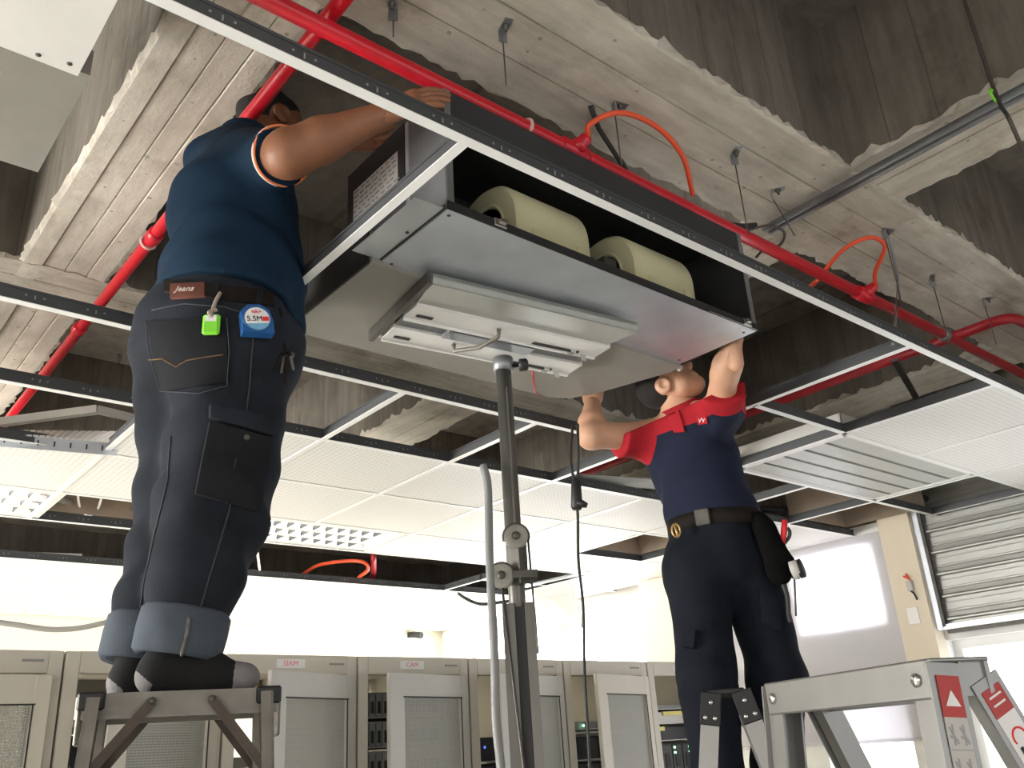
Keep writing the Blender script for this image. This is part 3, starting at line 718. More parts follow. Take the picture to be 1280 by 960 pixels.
cable('red_hose', 'red hose bent into an arc inside the long dark ceiling gap', [atz(378, 718, G + .06), atz(400, 706, G + .12), atz(435, 701, G + .14), atz(455, 703, G + .12), atz(460, 712, G + .08), atz(448, 722, G + .05)], .012, 'orange_tube', 'hose')
cable('red_riser', 'dull red pipe running along the bottom of the dark ceiling gap', [atz(350, 722, G + .05), atz(400, 726, G + .05), atz(455, 728, G + .05), atz(466, 722, G + .08), atz(467, 700, G + .14), atz(467, 690, G + .2)], .02, 'red_dull', 'pipe')
cable('blue_wire', 'bundle of thin dark wires tangled beside the conduit at the beam crossing', [atz(935, 288, 1.74), atz(960, 282, 1.73), atz(980, 290, 1.70), atz(975, 306, 1.68), atz(955, 312, 1.67), atz(945, 322, 1.66)], .005, 'wire_dark')
cable('spring_conduit', 'short black flexible conduit above the red sprinkler main', [atz(880, 280, 1.72), atz(900, 279, 1.73), atz(925, 283, 1.74), atz(945, 282, 1.75)], .012, 'black_rubber', 'conduit')

# ------------------------------------------------------------------ sprinkler pipes
def elbow_pts(pts, rad, n=6):
    P = [np.array(p, float) for p in pts]; out = [P[0]]
    for i in range(1, len(P) - 1):
        a = P[i] + (P[i-1]-P[i]) / np.linalg.norm(P[i-1]-P[i]) * rad; b = P[i] + (P[i+1]-P[i]) / np.linalg.norm(P[i+1]-P[i]) * rad
        for k in range(n + 1): t = k / n; out.append((1-t)**2*a + 2*t*(1-t)*P[i] + t*t*b)
    return out + [P[-1]]
PY, PZ = 1.518, 1.65
R1 = thing('sprinkler_pipe', 'thick bright red sprinkler main running past the front of the fan coil unit', 'pipe', (2, PY, Z(PZ)))
pw = .023
build('pipe', MB().tube([(-1.5, PY, Z(PZ)), (X1 - .05, PY, Z(PZ))], pw, 20), 'red_paint', R1)
def hose(start, pts):
    s = np.array([start, PY, Z(PZ)])
    f = build('tee_fitting', MB().lathe(s - np.array([.055, 0, 0]), (1, 0, 0), [(.024, 0), (.029, .002), (.029, .10), (.024, .11)], 18).lathe(s, (.25, -.8, .45), [(.026, 0), (.026, .035), (.020, .04), (.020, .055), (.012, .065)], 14), 'red_paint', R1)
    p0 = s + np.array([.25, -.8, .45]) / np.linalg.norm([.25, -.8, .45]) * .06
    h = build('flexible_tube', MB().tube(spline([p0] + pts), .0085, 10), 'orange_tube', R1, label='orange flexible tube')
    build('collar', MB().lathe(p0, pts[0] - p0, [(.011, -.004), (.011, .008)], 10), 'brass', h)
hose(1.625, [atz(738, 155, 1.70), atz(775, 141, 1.74), atz(820, 158, 1.75), atz(853, 195, 1.73), atz(866, 243, 1.69)])
hose(3.27, [atz(1094, 340, 1.70), atz(1106, 308, 1.74), atz(1086, 297, 1.75), atz(1052, 314, 1.73), atz(1020, 352, 1.69), atz(1008, 360, 1.66)])
cl = np.array([1.44, PY, Z(PZ)])
build('pipe_clip', MB().tube([cl + np.array([0, math.cos(a)*.026, math.sin(a)*.026]) for a in np.linspace(0, 2*math.pi, 18)], .005, 8, cap=False).tube([cl + np.array([0, -.01, -.026]), cl + np.array([.0, -.014, -.05])], .005, 6), 'pink_clip', R1)
build('coupling', MB().lathe((3.95, PY, Z(PZ)), (1, 0, 0), [(.024, 0), (.027, .004), (.027, .04), (.024, .044)], 16), 'galv_dull', R1)
R2 = thing('sprinkler_pipe', 'bright red sprinkler branch passing behind the man in the teal shirt', 'pipe', (.81, 2, Z(1.705)))
build('pipe', MB().tube([(.81, Y0 + .3, Z(1.705)), (.81, 1.6, Z(1.705)), (.825, 5.6, Z(1.705))], .021, 18), 'red_paint', R2)
for y in (2.72, 3.58):
    build('coupling', MB().lathe((.815, y, Z(1.705)), (0, 1, 0), [(.022, 0), (.027, .003), (.027, .05), (.022, .053)], 16), 'red_paint', R2)
build('pipe_clip', MB().tube([(.812 + math.cos(a)*.024, 2.80, Z(1.705) + math.sin(a)*.024) for a in np.linspace(0, 2*math.pi, 18)], .006, 8, cap=False), 'pink_clip', R2)
R3 = thing('sprinkler_pipe', 'dull red pipe with an elbow crossing above the sprinkler main', 'pipe', (4.2, 2, Z(1.725)))
build('pipe', MB().tube(elbow_pts([(4.21, 5.2, Z(1.725)), (4.21, 1.30, Z(1.725)), (X1 - .05, 1.28, Z(1.725))], .10), .024, 16), 'red_dull', R3)

# grey conduit under the beam crossing and its green tie
C1 = thing('conduit', 'pair of grey steel conduits running below the concrete cross beam', 'conduit', (2.64, .8, Z(1.76)))
for dx in (0, .034): build('tube', MB().tube([(2.625 + dx, -1.5, Z(1.765)), (2.66 + dx, 1.55, Z(1.765))], .014, 10), 'galv_dull', C1)
build('green_tie', MB().tube([atz(1243, 120, 1.745) + np.array([.03*math.cos(a), 0, .02*math.sin(a)]) for a in np.linspace(0, 2*math.pi, 10)], .004, 6, cap=False), 'green_plastic', C1)
cable('hanging_wire', 'long thin dark wire hanging down past the grey conduits', [atz(1205, 0, 2.1), atz(1245, 118, 1.75), atz(1262, 150, 1.6), atz(1290, 215, 1.5)], .006, 'wire_dark', 'wire')
def bracket(px_, py_, drop, bend, where, hz=HS):
    p = atz(px_, py_, hz); B = thing('hanger_bracket', 'small steel hanger bracket with a wire, ' + where, 'bracket', p, 'hanger brackets on the concrete')
    a = random.uniform(0, 3.14); x = np.array([math.cos(a), math.sin(a), 0]); y = np.array([-x[1], x[0], 0])
    build('plate', MB().box(p - zz*.003, (.05, .024, .004), [x, y, zz]).box(p + x*.023 - zz*.022, (.004, .024, .04), [x, y, zz]), 'galv_dull', B)
    build('bolt', MB().lathe(p - zz*.004, -zz, [(.010, 0), (.010, .008), (.005, .010), (.005, .02)], 6), 'steel_dark', B)
    q = p + x*.023 - zz*.035
    build('wire', MB().tube([q, q - zz*drop*.5 + np.array([*bend, 0])*.5, q - zz*drop + np.array([*bend, 0])], .002, 5), 'wire_dark', B)
for b in ((632, 30, .15, (0, 0), 'above the sprinkler main near the unit'), (775, 130, .2, (0, 0), 'under the first orange tube'), (920, 188, .28, (0, 0), 'between the orange tube and the conduits'),
          (972, 236, .12, (.1, 0), 'right beside the grey conduits'), (1110, 287, .2, (0, 0), 'above the second orange tube'), (1165, 345, .3, (0, 0), 'on the beam above the red elbow pipe'), (1235, 372, .2, (0, 0), 'beside the red elbow'),
          (490, 2, .06, (0, 0), 'next to where the two red pipes cross'), (150, 442, .05, (0, 0), 'on the slab beside the red branch pipe', HSL), (385, 487, .1, (0, 0), 'on the slab above the tiles behind the keys', HSL), (612, 545, .1, (0, 0), 'on the slab behind the lift mast', HSL)):
    bracket(*b)
sr = thing('hanger_strut', 'long pale steel strut dropping from a beam to the grid beside the red main', 'strut', atz(1112, 290, HS))
build('rod', MB().tube([atz(1109, 288, HS), atz(1122, 345, 1.72), atz(1120, 390, 1.62), atz(1116, 430, GZ - CZ + .03)], .006, 6).tube([atz(1114, 300, HS), atz(1127, 388, 1.66)], .005, 6), 'galv_dull', sr)
build('foot_clip', MB().bar(atz(1118, 450, G + .2), atz(1148, 502, G + .24), .025, .012), 'steel_dark', sr)
bs = tag(build('black_strut', MB().tube([atz(738, 132, HS), atz(748, 160, 1.78), atz(766, 188, 1.72), atz(788, 222, 1.68)], .008, 8), 'black_rubber', None, atz(738, 132, HS)), 'black threaded rod slanting down from the beam beside the orange tube', 'rod')

# ------------------------------------------------------------------ roller shutter on the right wall
RS = thing('roller_shutter', 'galvanised ribbed roller shutter on the right wall below the ceiling', 'shutter', (X1 - .05, 1.5, 2.08))
sy0, sy1, pitch = .1, 2.46, .128
k = 0; zq = 2.10
while zq < 3.1:
    q = MB(); xw = X1 - .030
    prof = [(xw + .004, zq), (xw + .004, zq + .022), (xw - .026, zq + .026), (xw - .026, zq + .036), (xw - .006, zq + .046), (xw - .004, zq + .070), (xw - .010, zq + .074), (xw - .010, zq + .082), (xw - .004, zq + .086), (xw - .004, zq + .124), (xw + .008, zq + .124), (xw + .008, zq)]
    q.prism([(x, sy0, z) for x, z in prof], (0, sy1 - sy0, 0)); build('slat', q, 'tin_shutter', RS); zq += pitch
build('guide_rail', MB().box((X1 - .04, 2.49, 2.62), (.09, .055, 1.08)).box((X1 - .07, 2.455, 2.62), (.02, .02, 1.06), m=1), ['galv', 'steel_dark'], RS)
build('bottom_bar', MB().box((X1 - .05, 1.3, 2.088), (.06, 2.42, .03)).box((X1 - .05, 1.3, 2.062), (.03, 2.3, .022), m=1), ['galv', 'steel_dark'], RS)
LT = thing('limit_switch', 'small grey limit switch with orange and black wires on the column', 'switch', (X1 - .13, 2.60, 2.34))
build('box', MB().box((X1 - .13, 2.575, 2.34), (.03, .035, .06), bev=.003), 'sticker_grey', LT)
build('wires', MB().tube(spline([(X1 - .135, 2.60, 2.40), (X1 - .14, 2.575, 2.385), (X1 - .135, 2.585, 2.41), (X1 - .13, 2.57, 2.37)]), .006, 6), 'orange_tube', LT)
build('lead', MB().tube(spline([(X1 - .135, 2.575, 2.31), (X1 - .135, 2.56, 2.29), (X1 - .135, 2.55, 2.255)]), .006, 6), 'black_rubber', LT)
tag(build('switch_plate', MB().box((X1 - .124, 2.60, 2.17), (.008, .07, .10), bev=.003), 'white_plastic', None, (X1 - .124, 2.60, 2.17)), 'small cream wall plate on the column below the limit switch', 'wall plate')
CT = thing('security_camera', 'small black security camera on the far wall near the corner', 'camera', aty(512, 794, Y1))
cp = aty(512, 794, Y1); build('body', MB().tube([cp + np.array([0, -.05, 0]), cp + np.array([.03, -.16, -.02])], .03, 12), 'cctv_black', CT); build('mount', MB().box(cp + np.array([0, -.025, 0]), (.05, .05, .05)), 'cctv_black', CT)

# ------------------------------------------------------------------ server racks
RY, RH, RD = 3.57, 2.0, .95
RXS = [-.29, .31, .91, 1.51, 2.11, 2.72, 3.34, 3.99, 4.62]
def azim(px_, py_=880):
    r = ray((px_, py_)); return math.atan2(r[1], r[0])
def rack(k, label, door_px, dm, hdr=None):
    x0, x1 = RXS[k] + .004, RXS[k+1] - .004; cx = (x0+x1)/2
    T = thing('server_rack', label, 'server rack', (cx, RY + RD/2, 0))
    q = MB(); t = .05
    for x in (x0 + t/2, x1 - t/2): q.box((x, RY + .03, RH/2), (t, .06, RH), bev=.003)
    q.box((cx, RY + .03, RH - .038), (x1 - x0 - 2*t, .06, .076)); q.box((cx, RY + .03, .06), (x1 - x0 - 2*t, .06, .12))
    build('front_frame', q, 'rack_beige', T)
    q = MB()
    for x in (x0 + .006, x1 - .006): q.box((x, RY + RD/2 + .03, RH/2), (.012, RD - .06, RH - .01))
    build('side_panel', q, 'rack_beige', T)
    build('top_panel', MB().box((cx, RY + RD/2 + .03, RH - .008), (x1 - x0 - .026, RD - .06, .014)), 'rack_beige', T)
    q = MB()
    for x in (x0 + .06, x1 - .06): q.box((x, RY + .12, RH/2), (.03, .03, RH - .1)); q.box((x, RY + RD - .1, RH/2), (.03, .03, RH - .1))
    q.box((cx, RY + RD - .02, RH - .05), (x1 - x0 - .03, .03, .08)); q.box((cx, RY + RD - .02, 1.60), (x1 - x0 - .03, .03, .05)); build('mounting_rail', q, 'server_grey', T)
    build('name_plate', MB().box((x1 - .10, RY - .002, RH - .035), (.07, .004, .008)), 'server_grey', T)
    if hdr:
        hp = build('header_label', MB().box((cx - .02, RY - .0015, RH - .035), (.13, .002, .035)), 'paper', T)
        build('lettering', text_mesh(hdr, .032, (cx - .02, RY - .0035, RH - .035), (1, 0, 0), (0, 0, 1)), 'pink_print', hp)
    if door_px is not None:
        h = np.array([x1 - .035, RY - .012]); wd = x1 - x0 - .06; th = 0.0
        if door_px > 0:
            th = min(np.linspace(0, 2.2, 400), key=lambda a: abs(math.atan2(h[1] - wd*math.sin(a), h[0] - wd*math.cos(a)) - azim(door_px)))
        dx = np.array([math.cos(th), math.sin(th), 0.]); dy = np.array([-dx[1], dx[0], 0.])          # dx points to the hinge
        def dp(a, z, f=0): return np.array([*h, 0]) - dx*a + dy*f + zz*z
        A = [dx, dy, zz]; zt, zb = RH - .085, .10; bw = .055; q = MB()
        q.box(dp(bw/2, (zt+zb)/2, -.010), (bw, .022, zt-zb), A, bev=.003); q.box(dp(wd - bw/2 - .02, (zt+zb)/2, -.010), (bw + .04, .022, zt-zb), A, bev=.003)
        q.box(dp(wd/2, zt - .05, -.010), (wd - .02, .020, .10), A); q.box(dp(wd/2, zb + .05, -.010), (wd - .02, .020, .10), A)
        Dr = build('door', q, dm, T)
        q = MB().box((0, 0, 0), (wd - 2*bw - .03, .002, zt - zb - .18))
        pn = build('mesh_panel', q, 'rack_mesh', Dr); pn.parent = Dr
        c = dp((wd - .04)/2 + .0, (zt+zb)/2, -.006) - OFF[T.name]
        pn.location = Vector(c.tolist()); pn.rotation_euler = (0, 0, math.atan2(dx[1], dx[0]))
        for v_ in pn.data.vertices: v_.co = v_.co + Vector(OFF[T.name].tolist())
        build('trim_line', MB().box(dp(wd/2 - .02, zt - .098, -.022), (wd - .13, .003, .005), A).box(dp(bw - .002, (zt+zb)/2 - .04, -.022), (.005, .003, zt-zb-.12), A), 'slot_dark', Dr)
        build('door_handle', MB().box(dp(wd - .03, 1.05, -.026), (.022, .012, .16), A, bev=.003), 'server_black', Dr)
    return T, x0, x1
rack(0, 'closed beige server rack at the end of the row beside another closed one', -1, 'rack_beige')
rack(1, 'beige server rack with its perforated door closed, left of the first ladder', -1, 'rack_beige')
rack(2, 'beige server rack standing behind the first ladder, door ajar', 132, 'rack_beige')
rack(3, 'beige server rack with yellow cables at the top, door ajar beside the ladder', 333, 'rack_grey', 'SIAM')
rack(4, 'beige server rack with grey drive shelves behind its open door', 483, 'rack_grey', 'CAM')
rack(5, 'beige server rack standing behind the lift mast, see-through at the top', 622, 'rack_grey')
rack(6, 'beige server rack with a bare plain door, right of the lift mast', 745, 'rack_beige')
rack(7, 'beige server rack without a door, beside the man in red and navy', None, 'rack_beige', 'CAM')
def unit(name, label, k, z0, z1, m, leds=None, bays=0, strip=None, group=None, cat='server'):
    x0, x1 = RXS[k] + .075, RXS[k+1] - .075; cx = (x0+x1)/2; y = RY + .11
    T = thing(name, label, cat, (cx, y + .3, z0), group)
    build('chassis', MB().box((cx, y + .33, (z0+z1)/2), (x1-x0, .62, z1-z0-.004), bev=.003), m, T)
    if bays:
        for b in range(bays):
            x = x0 + .02 + (x1-x0-.04) * (b + .5) / bays; wd = (x1-x0-.04) / bays - .006
            d = build('drive_bay', MB().box((x, y + .016, (z0+z1)/2), (wd, .014, z1-z0-.02), bev=.002), 'server_grey' if m != 'server_black' else 'server_black', T)
            build('vent', MB().box((x, y + .008, (z0+z1)/2 - .01), (wd*.5, .004, (z1-z0)*.45)), 'slot_dark', d)
    if leds:
        for a, b, c in leds: build('indicator', MB().box((x0 + a*(x1-x0), y + .006, z0 + b*(z1-z0)), (.008, .006, .010)), c, T)
    if strip:
        for a, b, L in strip: build('paper_strip', MB().box((x0 + a*(x1-x0), y + .014, z0 + b*(z1-z0)), (L, .006, .022)), 'yellow_label', T)
    build('bezel_line', MB().box((cx, y + .014, z0 + .004), (x1-x0, .008, .004)), 'server_silver', T)
    return T
unit('disk_shelf', 'grey disk shelf at the top of the rack with drive shelves', 4, 1.745, 1.86, 'server_grey', [(.02, .6, 'led_green')], 12)
unit('disk_shelf', 'grey disk shelf between two others in the rack with drive shelves', 4, 1.62, 1.735, 'server_grey', [(.02, .3, 'led_green')], 12)
unit('disk_shelf', 'grey disk shelf below two others in the rack with drive shelves', 4, 1.495, 1.61, 'server_grey', [(.02, .5, 'led_green')], 12)
unit('server', 'black server below the grey drive shelves', 4, 1.30, 1.48, 'server_black')
unit('server', 'black server with a blue light in the rack behind the first ladder', 2, 1.55, 1.72, 'server_black', [(.12, .7, 'led_blue'), (.12, .5, 'led_blue')])
unit('network_switch', 'white patch panel above the black server behind the first ladder', 2, 1.745, 1.775, 'white_plastic', cat='switch')
unit('server', 'black server with blue handle in the rack behind the mast', 5, 1.53, 1.645, 'server_black', [(.2, .6, 'led_blue')])
unit('server', 'lower black server in the rack behind the mast', 5, 1.36, 1.52, 'server_black')
unit('network_switch', 'grey switch on top of the black servers right of the mast', 6, 1.655, 1.70, 'server_grey', [(.3, .5, 'led_green')], cat='switch')
unit('network_switch', 'silver tray under the grey switch right of the mast', 6, 1.635, 1.652, 'server_silver', cat='switch')
unit('server', 'upper black server with green lights right of the mast', 6, 1.505, 1.625, 'server_black', [(.35, .6, 'led_green'), (.7, .6, 'led_green')], 6)
unit('server', 'lower black server with green lights right of the mast', 6, 1.36, 1.495, 'server_black', [(.35, .6, 'led_green'), (.7, .6, 'led_green')], 6)
unit('blank_panel', 'grey vented shelf at the top of the rack without a door', 7, 1.745, 1.775, 'server_grey', cat='shelf')
unit('network_switch', 'silver switch with a yellow paper strip in the rack without a door', 7, 1.665, 1.735, 'server_silver', None, 0, [(.5, .85, .17)], cat='switch')
unit('server', 'black server with a yellow paper strip in the rack without a door', 7, 1.575, 1.655, 'server_black', [(.1, .4, 'led_blue')], 0, [(.2, .85, .12)])
unit('server', 'black server with rows of green lights in the rack without a door', 7, 1.40, 1.565, 'server_black', [(a, b, 'led_green') for a in (.18, .45, .72) for b in (.85, .68)], 5)
ports = MB()
for a in range(4):
    for b in range(3): ports.box((RXS[7] + .10 + a*.028, RY + .105, 1.682 + b*.016), (.020, .004, .010))
tag(build('patch_ports', ports, 'slot_dark', None, (RXS[7] + .15, RY + .105, 1.68)), 'dark block of ports on the silver switch', 'ports') if False else None
YC = [cable('yellow_patch_cable', 'yellow patch cable looping out of the rack top beside the first ladder', [(RXS[3] + .09 + .03*k, RY + .15, 1.80), (RXS[3] + .12 + .03*k, RY + .07, 1.885 - .012*k), (RXS[3] + .20 + .02*k, RY + .09, 1.86 - .01*k), (RXS[3] + .26, RY + .2, 1.80)], .006, 'yellow_cable', group='yellow cables in the rack top') for k in range(4)]

# ------------------------------------------------------------------ ladders
def ladder(label, top, wdir, sdir, width, gap, spread, stile, tz, m, top_style):
    T = thing('step_ladder', label, 'ladder', (*top, 0))
    wv = np.array([*wdir, 0.]); wv /= np.linalg.norm(wv); sv = np.array([*sdir, 0.]); sv /= np.linalg.norm(sv); o = np.array([*top, 0.])
    def p(a, b, z): return o + wv*a + sv*b + zz*z
    sw, sd = stile; ends = {}
    for sa in (-1, 1):
        for sb in (-1, 1):
            wt, wb = width/2, width/2 + .07
            a_, b_ = p(sa*wt, sb*gap/2, tz - .012), p(sa*wb, sb*(gap/2 + (spread if not isinstance(spread, tuple) else spread[(sb+1)//2])), .03)
            ends[(sa, sb)] = (a_, b_); d = (b_ - a_) / np.linalg.norm(b_ - a_)
            q = MB(); q.bar(a_, b_, sw, .004, up=wv); ww = np.cross(wv, d); ww /= np.linalg.norm(ww)
            for s in (-1, 1): q.bar(a_ + ww*s*(sw/2 - .002) - wv*sa*sd/2, b_ + ww*s*(sw/2 - .002) - wv*sa*sd/2, .004, sd, up=wv)
            build('stile', q, m, T); build('foot', MB().box(b_ - zz*.012, (.06, .05, .036), [sv, wv, zz], bev=.004), 'black_rubber', T)
    n = 5
    for sb in (-1, 1):
        for k in range(1, n + 1):
            t = k * .28 / tz
            if t > .93: break
            A, B = [ends[(s, sb)][0] + (ends[(s, sb)][1] - ends[(s, sb)][0]) * t for s in (-1, 1)]
            build('step', MB().bar(A, B, .055 if sb < 0 else .03, .022), m, T)
    return T, p, ends, wv, sv
# the man in teal stands on this one
va = math.radians(69); l1w, l1s = (math.sin(va), -math.cos(va)), (math.cos(va), math.sin(va))
LT1 = atd(229, 868, 2.08); T, p, ends, wv, sv = ladder('worn aluminium step ladder under the man in the teal shirt', LT1[:2], l1w, l1s, .34, .20, .30, (.048, .022), LT1[2], 'alu_worn', 0)
tz1 = LT1[2]
q = MB()
for s in (-1, 1): q.box(p(0, s*.10, tz1 - .024), (.36, .012, .048), [wv, sv, zz]); q.box(p(0, s*.107, tz1 - .044), (.36, .008, .008), [wv, sv, zz])
q.box(p(0, 0, tz1 - .004), (.36, .20, .008), [wv, sv, zz]); build('top_platform', q, 'alu_worn', T)
for sa in (-1, 1):
    for sb in (-1, 1): build('corner_cap', MB().box(p(sa*.165, sb*.103, tz1 - .014), (.05, .016, .034), [wv, sv, zz], bev=.004), 'black_plastic', T)
build('hinge_plate', MB().box(p(-.188, -.02, tz1 - .05), (.008, .12, .085), [wv, sv, zz], bev=.003), 'alu_worn', T); build('hinge_plate', MB().box(p(.188, -.02, tz1 - .05), (.008, .12, .085), [wv, sv, zz], bev=.003), 'alu_worn', T)
for sb in (-1, 1):
    for sa, x in ((-1, -.055), (1, .055)):
        A = p(x, sb*.112, tz1 - .018); e0, e1 = ends[(sa, sb)]; B = e0 + (e1 - e0)*.095 + sv*sb*.014
        br = build('brace', MB().bar(A, B, .018, .007, up=sv), 'brown_steel', T)
        build('rivet', MB().lathe(A, sv*sb, [(.007, 0), (.007, .006), (.004, .009)], 8).lathe(B, sv*sb, [(.007, 0), (.007, .006), (.004, .009)], 8), 'steel_dark', br)
# the man in red and navy stands on this one
LT2 = atd(908, 868, 2.88); vb = math.atan2(LT2[1], LT2[0])
T, p, ends, wv, sv = ladder('aluminium step ladder with black hinge plates under the man in red and navy', LT2[:2], (-math.cos(vb), -math.sin(vb)), (math.sin(vb), -math.cos(vb)), .40, .085, (.30, .42), (.050, .022), LT2[2], 'alu', 0)
tz2 = LT2[2]
for sa in (-1, 1):
    for sb in (-1, 1):
        e0, e1 = ends[(sa, sb)]; d = (e1 - e0) / np.linalg.norm(e1 - e0); n = wv*sa
        h = build('hinge_plate', MB().bar(e0 - d*.012 + n*.004, e0 + d*.075 + n*.004, .056, .008, up=wv, bev=.003), 'black_plastic', T)
        for t, s in ((.015, 0), (.055, -.013), (.055, .013)):
            c = e0 + d*t + np.cross(wv, d)*s + n*.008; build('rivet', MB().lathe(c, n, [(.007, 0), (.007, .002), (.004, .005)], 8), 'chrome', h)
build('top_bar', MB().box(p(0, 0, tz2), (.40, .10, .014), [wv, sv, zz], bev=.003), 'black_plastic', T)
# empty ladder in the foreground
LA, LB = atd(966, 850, 1.80), atd(1152, 836, 1.50); tz3 = (LA[2] + LB[2]) / 2 + .004
wv3 = LB[:2] - LA[:2]; wl = np.linalg.norm(wv3); wv3 /= wl; sv3 = np.array([-wv3[1], wv3[0]]);
if sv3[0] < 0: sv3 = -sv3
T = thing('step_ladder', 'clean empty aluminium step ladder with red warning stickers', 'ladder', (*((LA[:2] + LB[:2]) / 2), 0))
o3 = np.array([*((LA[:2] + LB[:2]) / 2), 0.]); W3, S3 = np.array([*wv3, 0]), np.array([*sv3, 0])
def p3(a, b, z): return o3 + W3*a + S3*b + zz*z
hw = wl / 2
build('top_rail', MB().box(p3(0, -.004, tz3 - .028), (wl + .036, .010, .056), [W3, S3, zz], bev=.003).box(p3(0, .05, tz3 - .003), (wl + .05, .11, .006), [W3, S3, zz], bev=.002).box(p3(0, .104, tz3 - .028), (wl + .036, .008, .056), [W3, S3, zz]).box(p3(wl/2 + .012, .05, tz3 - .028), (.004, .10, .052), [W3, S3, zz]).box(p3(-wl/2 - .012, .05, tz3 - .028), (.004, .10, .052), [W3, S3, zz]), 'alu', T)
for sa in (-1, 1):
    a0, a1 = p3(sa*hw, .020, tz3 - .007), p3(sa*(hw + .06), -.10, .03)
    q = MB(); d = (a1 - a0) / np.linalg.norm(a1 - a0)
    q.bar(a0 + W3*sa*.022, a1 + W3*sa*.022, .062, .004, up=W3); q.bar(a0 - S3*.020, a1 - S3*.020, .046, .004, up=S3); q.bar(a0 + S3*.030 + W3*sa*.008, a1 + S3*.030 + W3*sa*.008, .03, .004, up=S3)
    st = build('stile', q, 'alu', T); build('foot', MB().box(a1 - zz*.012, (.07, .07, .036), [S3, W3, zz], bev=.004), 'black_rubber', T)
    b0, b1 = p3(sa*hw*.98, .095, tz3 - .03), p3(sa*(hw + .05), .78, .03)
    q = MB(); q.bar(b0 + W3*sa*.018, b1 + W3*sa*.018, .058, .004, up=W3); q.bar(b0, b1, .042, .026, up=W3)
    rs = build('rear_stile', q, 'alu', T); build('foot', MB().box(b1 - zz*.012, (.06, .06, .036), [S3, W3, zz], bev=.004), 'black_rubber', T)
    build('rivet', MB().lathe(p3(sa*(hw - .005), -.009, tz3 - .028), -S3, [(.010, 0), (.010, .003), (.006, .006)], 12), 'chrome', T)
    if sa > 0:
        up = -d; n = W3
        def on(stile_a, stile_b, t, off, side=0): 
            dd = (stile_b - stile_a) / np.linalg.norm(stile_b - stile_a); s_ = np.cross(W3, dd); return stile_a + dd*t + W3*off + s_*side, dd, s_
        c, dd, s_ = on(a0, a1, .0, .0255)
        for (t0, t1, mm) in ((.018, .075, 'sticker_red'), (.075, .40, 'sticker_grey')):
            stk = build('warning_sticker', MB().bar(c + dd*t0, c + dd*t1, .040, .0012, up=W3), mm, st)
            if mm == 'sticker_red':
                m_ = c + dd*.052 + W3*.001; build('triangle', MB().prism([m_ - dd*.014, m_ + dd*.008 + s_*.013, m_ + dd*.008 - s_*.013], W3*.0008), 'paper', stk)
            else:
                g = MB()
                for r in range(7):
                    for cc in (-1, 1):
                        m_ = c + dd*(.10 + r*.045) + s_*cc*.0095 + W3*.001
                        g.bar(m_ - dd*.016, m_ + dd*.012, .0025, .0006, up=W3); g.bar(m_ - dd*.012 - s_*.006, m_ + dd*.010 + s_*.006, .003, .0006, up=W3); g.bar(m_ - s_*.007, m_ + s_*.006 + dd*.006, .003, .0006, up=W3)
                        g.bar(m_ + dd*.018 - s_*.0095, m_ + dd*.018 + s_*.0095, .0015, .0006, up=W3)
                build('pictograms', g, 'ink_grey', stk)
        c, dd, s_ = on(b0, b1, .0, .0205)
        for (t0, t1, mm) in ((.015, .055, 'sticker_red'), (.055, .135, 'paper'), (.135, .165, 'sticker_red'), (.165, .42, 'sticker_grey')):
            stk = build('warning_sticker', MB().bar(c + dd*t0, c + dd*t1, .040, .0012, up=W3), mm, rs)
            g = MB()
            if mm == 'paper':
                m_ = c + dd*.09 + W3*.001; g.tube([m_ + (dd*math.cos(a) + s_*math.sin(a))*.013 for a in np.linspace(1.2, 5.1, 14)], .0016, 5); g.bar(m_ + dd*.012 - s_*.008, m_ + dd*.026 - s_*.008, .006, .001, up=W3, m=1); g.bar(m_ + dd*.012 + s_*.008, m_ + dd*.026 + s_*.008, .006, .001, up=W3, m=1)
                build('pictogram', g, ['red_print', 'black_print'], stk)
            elif mm == 'sticker_grey':
                for r in range(14):
                    m_ = c + dd*(.175 + r*.017) + W3*.001; g.bar(m_ - s_*.017, m_ + s_*random.uniform(.0, .017), .005, .0006, up=W3)
                build('small_print', g, 'ink_grey', stk)
            else:
                for r in range(2):
                    m_ = c + dd*(t0 + .012 + r*.012) + W3*.001; g.bar(m_ - s_*.013, m_ + s_*.013, .003, .0006, up=W3)
                build('small_print', g, 'paper', stk)
for k in range(1, 6):
    z = tz3 - .03 - k*.27; t = k*.27/(tz3 - .06)
    build('step', MB().bar(p3(-hw - .06*t, .012 - .11*t, z), p3(hw + .06*t, .012 - .11*t, z), .07, .024), 'alu', T)

